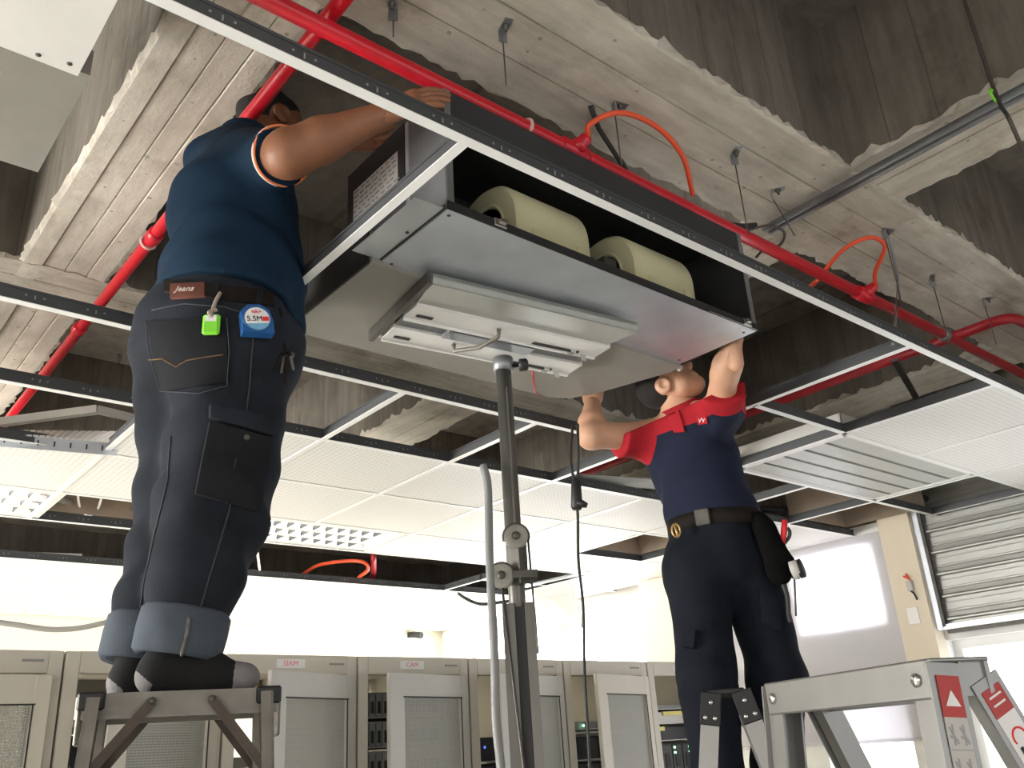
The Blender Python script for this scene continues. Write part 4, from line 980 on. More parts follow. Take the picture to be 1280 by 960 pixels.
# ------------------------------------------------------------------ people: smooth implicit bodies turned into meshes
class SDF:
    def __init__(s, lo, hi, h):
        s.h = h; s.lo = np.array(lo, float); s.n = np.ceil((np.array(hi) - s.lo) / h).astype(int) + 1
        s.F = np.full(s.n, .3, np.float32)
    def sub(s, lo, hi):
        i0 = np.clip(np.floor((lo - s.lo) / s.h).astype(int), 0, s.n - 1); i1 = np.clip(np.ceil((hi - s.lo) / s.h).astype(int) + 1, 0, s.n)
        g = [s.lo[k] + s.h * np.arange(i0[k], i1[k]) for k in range(3)]
        return tuple(slice(i0[k], i1[k]) for k in range(3)), np.stack(np.meshgrid(*g, indexing='ij'), -1).astype(np.float32)
    def cone(s, a, b, ra, rb=None, k=.03, flat=None, capa=False, capb=False, cut=False):
        rb = ra if rb is None else rb; a, b = np.array(a, float), np.array(b, float); mg = max(ra, rb) + k + .03
        if flat: mg = mg / min(1, flat[1]) 
        sl, P = s.sub(np.minimum(a, b) - mg, np.maximum(a, b) + mg)
        if P.size == 0: return s
        ab = b - a; L2 = max(np.dot(ab, ab), 1e-12); t = np.clip(((P - a) @ ab) / L2, 0, 1); q = P - a - t[..., None] * ab
        d2 = (q * q).sum(-1)
        if flat:
            n = np.array(flat[0], float); n /= np.linalg.norm(n); d2 = d2 + (flat[1]**2 - 1) * (q @ n)**2
        d = np.sqrt(np.maximum(d2, 0)) - (ra + (rb - ra) * t)
        u = ab / math.sqrt(L2)
        if capa: d = np.maximum(d, -((P - a) @ u))
        if capb: d = np.maximum(d, (P - b) @ u)
        F = s.F[sl]
        if cut: s.F[sl] = np.maximum(F, -d); return s
        h = np.maximum(k - np.abs(F - d), 0) / k; s.F[sl] = np.minimum(F, d) - h * h * k * .25
        return s
    def ball(s, c, r, k=.02, flat=None, cut=False): return s.cone(c, np.array(c) + 1e-5, r, r, k, flat, cut=cut)
    def chop(s, p, n):                           # remove the side the normal points to
        n = np.array(n, float); n /= np.linalg.norm(n); g = [s.lo[k] + s.h * np.arange(s.n[k]) for k in range(3)]
        X, Y, Z_ = np.meshgrid(*g, indexing='ij'); s.F = np.maximum(s.F, ((X - p[0])*n[0] + (Y - p[1])*n[1] + (Z_ - p[2])*n[2]).astype(np.float32)); return s
    def wrinkle(s, fn):
        g = [s.lo[k] + s.h * np.arange(s.n[k]) for k in range(3)]; X, Y, Z_ = np.meshgrid(*g, indexing='ij'); s.F = s.F + fn(X, Y, Z_).astype(np.float32); return s
    def mesh(s):
        F = s.F; nx, ny, nz = F.shape; ins = F < 0
        c = np.zeros((nx-1, ny-1, nz-1), np.int8); sh = [(i, j, k) for i in (0, 1) for j in (0, 1) for k in (0, 1)]
        for i, j, k in sh: c += ins[i:nx-1+i, j:ny-1+j, k:nz-1+k]
        act = (c > 0) & (c < 8); I = np.argwhere(act)
        if len(I) == 0: return np.zeros((0, 3)), []
        idx = -np.ones(act.shape, np.int64); idx[act] = np.arange(len(I))
        acc = np.zeros((len(I), 3)); cnt = np.zeros(len(I))
        for a in sh:
            for ax in range(3):
                if a[ax] == 1: continue
                b = list(a); b[ax] = 1
                fa = F[I[:, 0]+a[0], I[:, 1]+a[1], I[:, 2]+a[2]]; fb = F[I[:, 0]+b[0], I[:, 1]+b[1], I[:, 2]+b[2]]
                mk = (fa < 0) != (fb < 0); t = np.where(mk, fa / np.where(mk, fa - fb, 1), 0)
                p = np.array(a, float)[None] + t[:, None] * (np.array(b, float) - np.array(a, float))[None]
                acc += np.where(mk[:, None], p, 0); cnt += mk
        V = (I + acc / cnt[:, None]) * s.h + s.lo
        faces = []
        for ax in range(3):
            o1, o2 = [(1, 2), (2, 0), (0, 1)][ax]
            slA = [slice(1, n-1) for n in F.shape]; slA[ax] = slice(0, F.shape[ax]-1)
            A = ins[tuple(slA)]; slB = list(slA); slB[ax] = slice(1, F.shape[ax]); B = ins[tuple(slB)]
            for E_, flip in ((A & ~B, False), (~A & B, True)):
                q = np.argwhere(E_)
                if len(q) == 0: continue
                base = q + 1; base[:, ax] -= 1
                def cell(d1, d2):
                    r = base.copy(); r[:, o1] -= d1; r[:, o2] -= d2; return idx[r[:, 0], r[:, 1], r[:, 2]]
                f = np.stack([cell(1, 1), cell(0, 1), cell(0, 0), cell(1, 0)], 1)
                faces.append(f[:, ::-1] if flip else f)
        f = np.concatenate(faces); return V, f[(f >= 0).all(1)]
def join(*ms):
    V, Fc, o = [], [], 0
    for v, f in ms: V.append(np.array(v)); Fc.append(np.array(f) + o); o += len(v)
    return np.concatenate(V), np.concatenate(Fc)
def bounds(pts, m):
    P = np.array(pts); return P.min(0) - m, P.max(0) + m
def unitv(v): v = np.array(v, float); return v / np.linalg.norm(v)
def hand(wrist, along, thumb, size=1.0, curl=.5, res=.0035, spread=.12, right=False):
    y = unitv(along); x = np.array(thumb, float); x = unitv(x - y*np.dot(x, y)); z = np.cross(x, y) * (-1 if right else 1)         # z = back of the hand
    w0 = np.array(wrist, float)
    def L_(a, b, c): return w0 + size * (x*a + y*b + z*c)
    S_ = SDF(*bounds([w0 - y*.08, w0 + y*.20*size], .14), res)
    S_.cone(L_(0, -.07, 0), L_(0, .01, 0), .029*size, .026*size, .01, (z, 1.25))
    for a in (-.028, -.010, .010, .028): S_.cone(L_(a*.7, .012, 0), L_(a, .085, 0), .017*size, .0145*size, .016)
    S_.cone(L_(.018, .02, -.008), L_(.036, .05, -.012), .018*size, .016*size, .015)
    for i, (a, ln) in enumerate(((.030, .074), (.0105, .082), (-.0105, .077), (-.030, .060))):
        p = L_(a, .088, 0); dirv = y + x*(a*spread*30*.12); ang = 0; seg = [ln*.45, ln*.32, ln*.27]; r = [.0098, .0088, .0078, .0068]
        for k in range(3):
            ang += curl * (.75, 1.0, .7)[k]; dv = unitv(unitv(dirv)*math.cos(ang) - z*math.sin(ang)); q = p + dv*seg[k]*size
            S_.cone(p, q, r[k]*size, r[k+1]*size, .004); p = q
    p = L_(.036, .045, -.010); dv = unitv(x*.75 + y*.75 - z*.35)
    for k, (ln, r0, r1) in enumerate(((.036, .0125, .0105), (.030, .0105, .0085))):
        q = p + dv*ln*size; S_.cone(p, q, r0*size, r1*size, .006); p = q; dv = unitv(dv + y*.4 - x*.25 - z*.2*curl)
    return S_.mesh()
def head_parts(c, fwd, up, res=.0045):
    f = unitv(fwd); u = np.array(up, float); u = unitv(u - f*np.dot(u, f)); r = np.cross(f, u); c = np.array(c, float)
    def L_(a, b, d): return c + r*a + f*b + u*d
    S_ = SDF(c - .16, c + .16, res)
    S_.cone(L_(0, -.022, .030), L_(0, .020, .034), .084, .078, .02, (r, 1.10))
    S_.cone(L_(0, .030, .0), L_(0, .048, -.075), .066, .040, .03, (r, 1.08)); S_.cone(L_(-.03, .03, -.05), L_(.03, .03, -.05), .040, .040, .03)
    S_.cone(L_(0, .055, -.088), L_(0, .066, -.090), .022, .020, .02)
    S_.cone(L_(0, .086, .012), L_(0, .104, -.022), .009, .014, .012); S_.ball(L_(-.012, .096, -.026), .010, .008); S_.ball(L_(.012, .096, -.026), .010, .008)
    S_.cone(L_(-.040, .078, .026), L_(.040, .078, .026), .014, .014, .02)
    for s in (-1, 1):
        S_.ball(L_(s*.032, .094, .006), .015, .012, cut=True); S_.ball(L_(s*.032, .078, .006), .013, .004)
        S_.ball(L_(s*.078, -.004, -.002), .031, .006, (r, 2.6)); S_.ball(L_(s*.088, .002, -.002), .016, .01, (r, 1.6), cut=True)
    S_.cone(L_(-.020, .086, -.050), L_(.020, .086, -.050), .0085, .0085, .008); S_.cone(L_(-.017, .085, -.062), L_(.017, .085, -.062), .009, .009, .008)
    S_.cone(L_(-.022, .096, -.056), L_(.022, .096, -.056), .003, .003, .004, cut=True)
    face = S_.mesh()
    H = SDF(c - .16, c + .18, res)
    H.cone(L_(0, -.022, .034), L_(0, .016, .040), .0865, .080, .02, (r, 1.08))
    H.chop(L_(0, .052, .075), f*1.0 - u*.75); H.chop(L_(0, -.06, -.045), -u + f*.4)
    for s in (-1, 1): H.cone(L_(s*.082, .0, -.012), L_(s*.13, .0, -.012), .040, .040, .005, cut=True)
    E_ = MB()
    for s in (-1, 1): E_.lathe(L_(s*.032, .0865, .006), f, [(.001, .004), (.005, .0035), (.0068, .0015), (.007, 0)], 12)
    return face, H.mesh(), E_

def clothes_noise(amp, k1, k2, ph):
    return lambda X, Y, Z_: amp * (np.sin(X*k1[0] + Y*k1[1] + Z_*k1[2] + 2.2*np.sin(X*k2[0] + Y*k2[1] + Z_*k2[2] + ph)) + .5*np.sin(X*k2[1]*2.1 + Y*k2[0]*1.7 - Z_*k1[2]*1.6 + ph))
def stitch(name, pts, r, m, parent, dash=None):
    if dash is None: return build(name, MB().tube(pts, r, 5), m, parent)
    q = MB(); P = spline(pts, 8)
    for i in range(0, len(P) - 1, 2): q.tube([P[i], P[i+1]], r, 4)
    return build(name, q, m, parent)
def ray_hit(o, px_, py_, lift=.003):               # point of a mesh under a photo pixel, lifted off its surface
    r = ray((px_, py_)); org = Vector((0, 0, CZ)) - Vector(OFF[o.name].tolist())
    ok, loc, nor, _ = o.ray_cast(org, Vector(r.tolist()))
    if not ok: return None
    loc = np.array(loc) + OFF[o.name]; n = np.array(nor); n = n if np.dot(n, r) < 0 else -n
    return loc + n*lift, n
def drape(name, o, pxs, thick, m, parent, lift=.004, nn=14):     # patch lying on the cloth, outline given by four pixel corners
    a, b, c, d = [np.array(q, float) for q in pxs]; V, ok = [], True
    for i in range(nn + 1):
        for j in range(nn + 1):
            s, t = i/nn, j/nn; q = (1-s)*(1-t)*a + s*(1-t)*b + s*t*c + (1-s)*t*d; h = ray_hit(o, q[0], q[1], lift)
            V.append(h)
    good = [v for v in V if v is not None]
    if not good: return None
    n = unitv(sum(v[1] for v in good)); vs = [(v[0] if v is not None else good[0][0]) for v in V]; K = (nn+1)
    top = [v + n*thick for v in vs]; fs = [(i*K+j, (i+1)*K+j, (i+1)*K+j+1, i*K+j+1) for i in range(nn) for j in range(nn) if all(V[x] is not None for x in (i*K+j, (i+1)*K+j, (i+1)*K+j+1, i*K+j+1))]
    mb = MB(); mb.add(top, fs, 0, True)
    rim = [i*K for i in range(K)] + [nn*K + j for j in range(1, K)] + [i*K + nn for i in range(nn - 1, -1, -1)] + [j for j in range(nn - 1, 0, -1)]
    m2 = len(rim); mb.add([top[i] for i in rim] + [vs[i] - n*.004 for i in rim], [(i, (i+1) % m2, m2 + (i+1) % m2, m2 + i) for i in range(m2)])
    return build(name, mb, m, parent)
def seam(name, o, pxs, r, m, parent, dash=None, lift=.0015):
    pts = []
    for i in range(len(pxs) - 1):
        for t in np.linspace(0, 1, 7)[:-1]:
            q = np.array(pxs[i], float)*(1-t) + np.array(pxs[i+1], float)*t; h = ray_hit(o, *q, lift)
            if h: pts.append(h[0])
    h = ray_hit(o, *pxs[-1], lift)
    if h: pts.append(h[0])
    return stitch(name, pts, r, m, parent, dash) if len(pts) > 2 else None

# ---- man in the teal shirt, seen from behind
j = dict(pel=atd(272, 405, 2.10), hr=atd(298, 445, 2.05), hl=atd(238, 440, 2.18), kr=atd(266, 640, 2.06), kl=atd(226, 640, 2.19), ar=atd(222, 812, 2.06), al=atd(176, 820, 2.17),
         wa=atd(285, 352, 2.10), ch=atd(292, 262, 2.12), nk=atd(312, 180, 2.17), hd=atd(336, 158, 2.25), sr=atd(322, 205, 2.04), sl=atd(272, 205, 2.26), er=atd(362, 192, 1.86), wr=atd(480, 143, 1.81),
         el=atd(345, 215, 2.36), wl=atd(430, 175, 2.20))
fw = unitv([math.cos(math.radians(12)), math.sin(math.radians(12)), 0])
MAN1 = thing('person', 'person in dark teal shirt and rolled-up jeans on the worn ladder, seen from behind', 'person', (*j['pel'][:2], tz1))
S1 = SDF(*bounds([j['nk'], j['sr'], j['sl'], j['er'], j['wr'], j['el'], j['wl'], j['pel'], j['hr']], .14), .007)
S1.cone(j['pel'], j['ch'], .125, .13, .06, (fw, 1.25)); S1.cone(j['ch'], j['nk'], .12, .055, .06); S1.cone(j['nk'], j['hd'] - zz*.01, .056, .056, .03)
S1.cone(j['sl'], j['sr'], .06, .06, .05)
S1.cone(j['sr'], j['er'], .062, .058, .03); S1.cone(j['er'], j['er'] + (j['wr']-j['er'])*.35, .060, .055, .02); S1.cone(j['er'] + (j['wr']-j['er'])*.35, j['wr'], .054, .031, .02)
S1.cone(j['sl'], j['el'], .058, .046, .03); S1.cone(j['el'], j['wl'], .046, .030, .02)
hr1 = hand(j['wr'], atd(548, 113, 1.765) - j['wr'], zz + .25*vw, 1.0, .26, right=True)
hl1 = hand(j['wl'], np.array([.75, -.1, .35]), (0, -.2, 1), 1.0, .45)
hf, hh, he = head_parts(j['hd'], (.93, .12, -.22), (.30, .05, .95))
bd = build('body', join(S1.mesh(), hr1, hl1, hf), 'skin_tan', MAN1)
build('hair', hh, 'hair', MAN1); build('eyes', he, 'cctv_black', MAN1)
T1 = SDF(*bounds([j['nk'], j['sr'], j['sl'], j['er'], j['pel'], j['wa']], .24), .007)
hem = j['wa'] - zz*.085
T1.cone(j['pel'] - zz*.02, j['wa'], .180, .174, .05, (fw, 1.10)); T1.cone(j['wa'] + fw*.03, j['ch'], .168, .160, .06, (fw, 1.15)); T1.cone(j['wa'] + fw*.10 - zz*.09, j['ch'] + fw*.07, .110, .10, .06)
T1.cone(j['ch'], j['nk'] - zz*.05, .150, .085, .07); T1.cone(j['sl'], j['sr'], .082, .082, .07)
se = j['sr'] + (j['er'] - j['sr'])*.80; se2 = j['sl'] + (j['el'] - j['sl'])*.8
T1.cone(j['sr'], se, .082, .070, .05, capb=True); T1.cone(j['sl'], se2, .082, .078, .05, capb=True)
T1.wrinkle(clothes_noise(.0052, (17, 12, 30), (7, 9, 10), .5))
T1.chop(hem, np.array([0, 0, -1.]) - fw*.16); T1.chop(j['nk'] + zz*.0, (j['hd'] - j['nk']))
sh = build('shirt', T1.mesh(), 'shirt_teal', MAN1)
ud = unitv(se - j['sr']); ux = unitv(np.cross(ud, zz)); uy = np.cross(ud, ux)
build('sleeve_trim', MB().tube([se + (ux*math.cos(a) + uy*math.sin(a))*.0735 for a in np.linspace(0, 2*math.pi, 40)], .0034, 6, cap=False), 'trim_orange', sh)
build('sleeve_piping', MB().tube([se - ud*.007 + (ux*math.cos(a) + uy*math.sin(a))*.0745 for a in np.linspace(0, 2*math.pi, 40)], .003, 6, cap=False), 'trim_white', sh)
nd = unitv(j['hd'] - j['nk']); nx_ = unitv(np.cross(nd, fw)); ny_ = np.cross(nd, nx_)
build('collar', MB().lathe(j['nk'] - nd*.018, nd, [(.084, -.012), (.078, .008), (.068, .026), (.062, .026), (.070, .0), (.072, -.012)], 28), 'shirt_teal', sh)
T1 = SDF(*bounds([j['wa'], j['hr'], j['hl'], j['kr'], j['kl'], j['ar'], j['al']], .22), .0075)
T1.cone(j['pel'] + zz*.03, j['wa'] + zz*.05, .165, .158, .05, (fw, 1.10)); T1.cone(j['hl'] + zz*.02, j['hr'] + zz*.02, .150, .150, .05, (fw, 1.05)); T1.ball(j['pel'] - fw*.05 - zz*.06 + unitv(j['hr']-j['hl'])*.05, .125, .05); T1.ball(j['pel'] - fw*.05 - zz*.06 - unitv(j['hr']-j['hl'])*.05, .125, .05)
T1.cone(j['hr'], j['kr'], .142, .122, .04); T1.cone(j['kr'], j['ar'], .120, .080, .03, capb=True)
T1.cone(j['hl'], j['kl'], .128, .100, .03); T1.cone(j['kl'], j['al'], .100, .078, .02, capb=True)
T1.wrinkle(clothes_noise(.0054, (10, 14, 34), (9, 7, 8), 1.1)); T1.chop(j['wa'] - zz*.02, np.array([0, 0, 1.]) + fw*.2)
jn = build('jeans', T1.mesh(), 'denim', MAN1)
for kk, kn, rr in (('ar', 'kr', .078), ('al', 'kl', .074)):
    d = unitv(j[kn] - j[kk]); cf = build('rolled_cuff', MB().lathe(j[kk] - d*.012, d, [(rr - .012, .0), (rr + .004, -.006), (rr + .013, .004), (rr + .016, .05), (rr + .015, .085), (rr + .006, .096), (rr - .010, .092)], 36), 'denim_light', jn)
    if kk == 'ar':
        seam('cuff_seam', cf, [(236, 772), (234, 790), (230, 806), (226, 822)], .0042, 'cuff_thread', cf)
tz_f = tz1
for ank, heel, toe, nm in (('ar', atd(186, 852, 2.05), atd(318, 858, 2.05), 'r'), ('al', atd(150, 858, 2.17), atd(262, 858, 2.17), 'l')):
    hp, tpt = heel.copy(), toe.copy(); hp[2] = tpt[2] = tz_f + .036; tpt[2] = tz_f + .026; d = unitv(tpt - hp)
    sdv = np.cross(d, zz); K = SDF(*bounds([hp, tpt, j[ank]], .08), .005)
    K.cone(hp + d*.01, hp + (tpt-hp)*.55 + zz*.012, .036, .042, .03); K.cone(hp + (tpt-hp)*.5, tpt - d*.02, .038, .026, .03, (zz, 1.05)); K.cone(hp + d*.035 + zz*.03, j[ank] + zz*.03, .042, .052, .04)
    K.cone(hp + (tpt-hp)*.55 + sdv*.012, tpt - d*.03 + sdv*.014, .030, .022, .02)
    K.chop((0, 0, tz_f + .002), (0, 0, -1)); sk = build('sock', K.mesh(), 'sock_black', MAN1)
    K = SDF(*bounds([tpt, tpt - d*.06], .06), .004); K.cone(hp + (tpt-hp)*.5, tpt - d*.018, .040, .0285, .03, (zz, 1.05)); K.cone(hp + (tpt-hp)*.55 + sdv*.012, tpt - d*.028 + sdv*.014, .032, .0245, .02); K.chop((0, 0, tz_f + .001), (0, 0, -1)); K.chop(tpt - d*.045, -d); build('toe_cap', K.mesh(), 'sock_grey', sk)
    K = SDF(*bounds([hp], .07), .004); K.cone(hp + d*.01, hp + (tpt-hp)*.55 + zz*.012, .0385, .044, .03); K.chop((0, 0, tz_f + .001), (0, 0, -1)); K.chop(hp + d*.022, d - zz*.5); K.chop(hp + zz*.022, zz); build('heel_cap', K.mesh(), 'sock_grey', sk)
drape('back_pocket', jn, [(186, 402), (284, 400), (286, 478), (204, 490)], .004, 'denim_pocket', jn)
seam('pocket_stitch', jn, [(190, 448), (206, 447), (224, 458), (236, 450), (258, 446), (280, 443)], .0016, 'thread', jn, 1, .009)
seam('pocket_edge', jn, [(186, 402), (190, 440), (204, 488), (250, 494), (284, 484), (287, 440), (284, 400)], .0014, 'thread_dark', jn, None, .008)
seam('yoke_seam', jn, [(190, 388), (230, 380), (280, 384), (330, 400)], .0018, 'thread_dark', jn)
seam('side_seam', jn, [(318, 400), (312, 480), (302, 560), (286, 640), (262, 720), (246, 775)], .0018, 'thread_dark', jn)
seam('inner_seam', jn, [(214, 545), (210, 600), (196, 660), (182, 720), (174, 770)], .0018, 'thread_dark', jn)
cpk = drape('cargo_pocket', jn, [(262, 528), (338, 548), (322, 640), (244, 618)], .012, 'denim_pocket', jn)
drape('pocket_flap', jn, [(262, 508), (340, 524), (338, 546), (262, 524)], .016, 'denim', jn)
seam('cargo_seam', jn, [(294, 540), (292, 580), (282, 630)], .0016, 'thread_dark', jn, None, .014)
h = ray_hit(jn, 306, 546, .014)
if h: build('pocket_button', MB().lathe(h[0], h[1], [(.007, 0), (.007, .003), (.003, .004)], 14), 'steel_dark', jn)
drape('belt', jn, [(206, 352), (340, 366), (342, 384), (206, 366)], .004, 'belt', jn, .003)
for q in ((272, 356, 270, 382), (324, 366, 320, 390)):
    a, b = ray_hit(jn, q[0], q[1], .012), ray_hit(jn, q[2], q[3], .008)
    if a and b: build('belt_loop', MB().bar(a[0], b[0], .012, .004, up=a[1]), 'denim_pocket', jn)
pt = drape('leather_patch', jn, [(215, 358), (257, 356), (257, 373), (215, 375)], .003, 'leather_patch', jn, .006)
a, b, c = ray_hit(jn, 220, 367, .011), ray_hit(jn, 250, 366, .011), ray_hit(jn, 235, 357, .011)
if a and b and c:
    xd = b[0] - a[0]; mid = (a[0] + b[0]) / 2; nrm = unitv(a[1] + b[1]); yd = np.cross(nrm, unitv(xd))
    build('lettering', text_mesh('Jeans', .024, mid + nrm*.003, xd, yd, .001), 'patch_text', pt)
# things hanging from his waistband
def hung(o, px_, py_, lift): return ray_hit(o, px_, py_, lift)
def frame_at(h_, right_hint=None):
    n = unitv(h_[1] * np.array([1, 1, .3])); x = unitv(np.cross(zz, n)); y = np.cross(n, x); return x, y, n
h = hung(jn, 267, 411, .014)
if h:
    x, y, n = frame_at(h); K = thing('key_fob', 'bright green key fob hanging on a cord from the jeans', 'key fob', h[0]); c = h[0] + n*.006
    build('fob_body', MB().box(c, (.038, .050, .014), [x, y, n], bev=.005), 'green_plastic', K); build('fob_window', MB().box(c + y*.012 + n*.0075, (.024, .014, .002), [x, y, n]), 'paper', K)
    a = hung(jn, 276, 372, .014); 
    if a: build('cord', MB().tube(spline([a[0], a[0]*.5 + c*.5 + y*.012 + n*.008, c + y*.014 + n*.010]), .0045, 8).tube(spline([a[0]*.4 + c*.6 + n*.010 + x*.006, a[0]*.3 + c*.7 + n*.014 - x*.006, c + y*.02 + n*.012]), .005, 8), 'brown_board', K)
h = hung(jn, 316, 410, .016)
if h:
    x, y, n = frame_at(h); K = thing('tape_measure', 'blue tape measure with round 5.5M label clipped to the jeans', 'tape measure', h[0]); c = h[0] + n*.014
    y2 = unitv(y - x*.18); x2 = np.cross(y2, n); A = [x2, y2, n]
    pg = [(-.034, -.030), (.034, -.036), (.036, -.006), (.030, .022), (.012, .036), (-.016, .036), (-.032, .022)]
    build('case', MB().prism([c + x2*a + y2*b - n*.014 for a, b in pg], n*.028), 'tape_blue', K)
    lb = build('round_label', MB().lathe(c + n*.0135, n, [(.029, 0), (.029, .0022), (.0285, .0025)], 32), 'paper', K)
    build('ring', MB().tube([c + n*.0155 + (x2*math.cos(a) + y2*math.sin(a))*.030 for a in np.linspace(0, 2*math.pi, 36)], .0024, 6, cap=False), 'tape_blue', K)
    build('length_text', text_mesh('5.5M', .0175, c + n*.0172 - x2*.006 - y2*.001, x2, y2, .0005), 'black_print', lb)
    build('red_block', MB().box(c + n*.0166 + x2*.0185 - y2*.001, (.014, .010, .0012), A), 'red_print', lb)
    build('logo_text', text_mesh('NK+', .011, c + n*.0172 + y2*.016, x2, y2, .0005), 'red_print', lb)
    sg = [(math.cos(a)*.028, math.sin(a)*.028) for a in np.linspace(math.pi + .45, 2*math.pi - .45, 14)]
    build('blue_field', MB().prism([c + n*.0162 + x2*a + y2*b for a, b in sg], n*.0006), 'sky_blue_print', lb)
    build('belt_clip', MB().box(c - n*.016 + y2*.01, (.02, .05, .004), A), 'steel_dark', K)
h = hung(jn, 350, 450, .015)
K0 = h[0] if h else atd(357, 450, 2.0)
K = thing('key_bunch', 'bunch of keys hanging on a chain at the front hip of the jeans', 'keys', K0); c = atd(357, 440, np.linalg.norm(K0[:2]))
build('chain', MB().tube([atd(350, 385, np.linalg.norm(K0[:2])), atd(354, 410, np.linalg.norm(K0[:2])), c], .003, 6), 'belt', K)
for k, (dx, ln) in enumerate(((-.012, .05), (-.004, .055), (.005, .05), (.012, .045), (.0, .075))):
    a = c + vr*dx; b = a - zz*ln + vr*dx*.6 + vw*(.004*k - .008)
    build('key', MB().lathe(a - zz*.008, vw, [(.009, 0), (.009, .002)], 12).bar(a - zz*.012, b, .006, .002, up=vw), 'steel_dark' if k % 2 else 'belt', K)

# ---- man in red and navy
m = dict(pel=atd(895, 690, 3.18), ha=atd(872, 712, 3.16), hb=atd(934, 704, 3.24), ka=atd(884, 850, 3.06), kb=atd(970, 842, 3.16), aa=atd(903, 1010, 3.12), ab=atd(972, 1000, 3.24),
         be=atd(893, 655, 3.19), ch=atd(866, 575, 3.20), nk=atd(850, 512, 3.16), hd=atd(836, 482, 3.13), sa=atd(812, 545, 3.18), sb=atd(899, 512, 3.10), ea=atd(739, 545, 3.06), eb=atd(906, 468, 2.94), wa=atd(741, 503, 3.17), wb=atx(917, 430, 2.375))
fm = unitv([-m['pel'][0], -m['pel'][1], 0]); fm = unitv(fm + .25*np.array([fm[1], -fm[0], 0]))
MAN2 = thing('person', 'person in red and navy polo shirt steadying the fan coil unit from below', 'person', (*m['pel'][:2], m['aa'][2] - .09))
S2 = SDF(*bounds([m[k] for k in ('nk', 'sa', 'sb', 'ea', 'eb', 'wa', 'wb', 'pel', 'hd')], .14), .008)
S2.cone(m['pel'], m['ch'], .12, .12, .06, (fm, 1.25)); S2.cone(m['ch'], m['nk'], .11, .055, .06); S2.cone(m['nk'], m['hd'], .056, .054, .03); S2.cone(m['sa'], m['sb'], .055, .055, .05)
for s_, e_, w_ in (('sa', 'ea', 'wa'), ('sb', 'eb', 'wb')):
    S2.cone(m[s_], m[e_], .055, .045, .03); S2.cone(m[e_], m[e_]*.65 + m[w_]*.35, .049, .048, .02); S2.cone(m[e_]*.65 + m[w_]*.35, m[w_], .048, .030, .02)
ha2 = hand(m['wa'], zz + np.array([-.1, -.05, 0]), (.7, -.7, 0), 1.0, .30, right=True); hb2 = hand(m['wb'], zz + np.array([-.05, -.1, 0]), (0, 1, 0), 1.0, .25)
rgt = unitv(np.cross(np.array([*unitv(m['pel'][:2]), 0]), zz)); hf, hh, he = head_parts(m['hd'], unitv(rgt*.75 + fm*.35 + zz*.72), unitv(zz*.75 - rgt*.65 + fm*.05))
build('body', join(S2.mesh(), ha2, hb2, hf), 'skin_light', MAN2); build('hair', hh, 'hair', MAN2); build('eyes', he, 'cctv_black', MAN2)
def torso2(T2, sleeves=True):
    T2.cone(m['be'] - zz*.05, m['be'], .150, .150, .05, (fm, 1.15)); T2.cone(m['be'], m['ch'], .152, .155, .06, (fm, 1.22)); T2.cone(m['ch'], m['nk'] - zz*.05, .145, .09, .06, (fm, 1.1)); T2.cone(m['sa'], m['sb'], .076, .076, .07)
    T2.cone(m['sa'], m['sa'] + (m['ea']-m['sa'])*.55, .078, .080, .05, capb=True); T2.cone(m['sb'], m['sb'] + (m['eb']-m['sb'])*.60, .078, .084, .05, capb=True)
    T2.wrinkle(clothes_noise(.0036, (22, 26, 24), (9, 11, 13), .2)); T2.chop(m['nk'], m['hd'] - m['nk']); return T2
bb = bounds([m[k] for k in ('nk', 'sa', 'sb', 'ea', 'eb', 'pel', 'be')], .22)
V2, F2_ = torso2(SDF(*bb, .0075)).mesh(); keep = V2[:, 2] > m['be'][2] + .012
F2_ = np.array([f for f in F2_ if keep[f].all()])
sh2 = build('shirt', (V2, F2_), 'shirt_two', MAN2)
# red yoke and sleeves follow the shoulder line
ln = m['sb'] - m['sa']; lh = unitv(ln); rel = V2 - m['sa']; al_ = rel @ lh
yoke = (V2 - (m['sa'][None] + al_[:, None]*lh[None]))[:, 2] + .042
slA = (V2 - m['sa']) @ unitv(m['ea'] - m['sa']) - .034; slB = (V2 - m['sb']) @ unitv(m['eb'] - m['sb']) - .060
rd = np.maximum(np.maximum(yoke, slA), slB)
sh2.data.attributes.new('redness', 'FLOAT', 'POINT').data.foreach_set('value', rd.astype(np.float32))
nd = unitv(m['hd'] - m['nk']); build('collar', MB().lathe(m['nk'] - nd*.008, nd, [(.096, -.016), (.088, .008), (.076, .026), (.066, .026), (.072, .0), (.080, -.014)], 28), 'shirt_red', sh2)
drape('placket', sh2, [(829, 508), (846, 505), (856, 540), (843, 541)], .004, 'shirt_red', sh2, .004, 8)
bdg = drape('chest_badge', sh2, [(870, 521), (884, 519), (885, 529), (873, 531)], .002, 'shirt_red', sh2, .004, 4)
a = ray_hit(sh2, 878, 525, .008); b = ray_hit(sh2, 882, 524.5, .008)
if a and b and bdg: build('badge_mark', text_mesh('W', .028, a[0], b[0] - a[0], zz, .001), 'trim_white', bdg)
T2 = SDF(*bounds([m[k] for k in ('be', 'ha', 'hb', 'ka', 'kb', 'aa', 'ab')], .2), .0085)
T2.cone(m['pel'] - zz*.0, m['be'] + zz*.02, .155, .152, .05, (fm, 1.15)); T2.cone(m['ha'], m['hb'], .12, .12, .05); T2.cone(m['ha'], m['ka'], .108, .092, .03); T2.cone(m['ka'], m['aa'], .092, .078, .03, capb=True); T2.cone(m['hb'], m['kb'], .110, .092, .03); T2.cone(m['kb'], m['ab'], .092, .078, .03, capb=True)
T2.wrinkle(clothes_noise(.0036, (20, 16, 28), (10, 8, 9), 2.0)); T2.chop(m['be'] + zz*.022, zz)
jn2 = build('jeans', T2.mesh(), 'jeans_navy', MAN2)
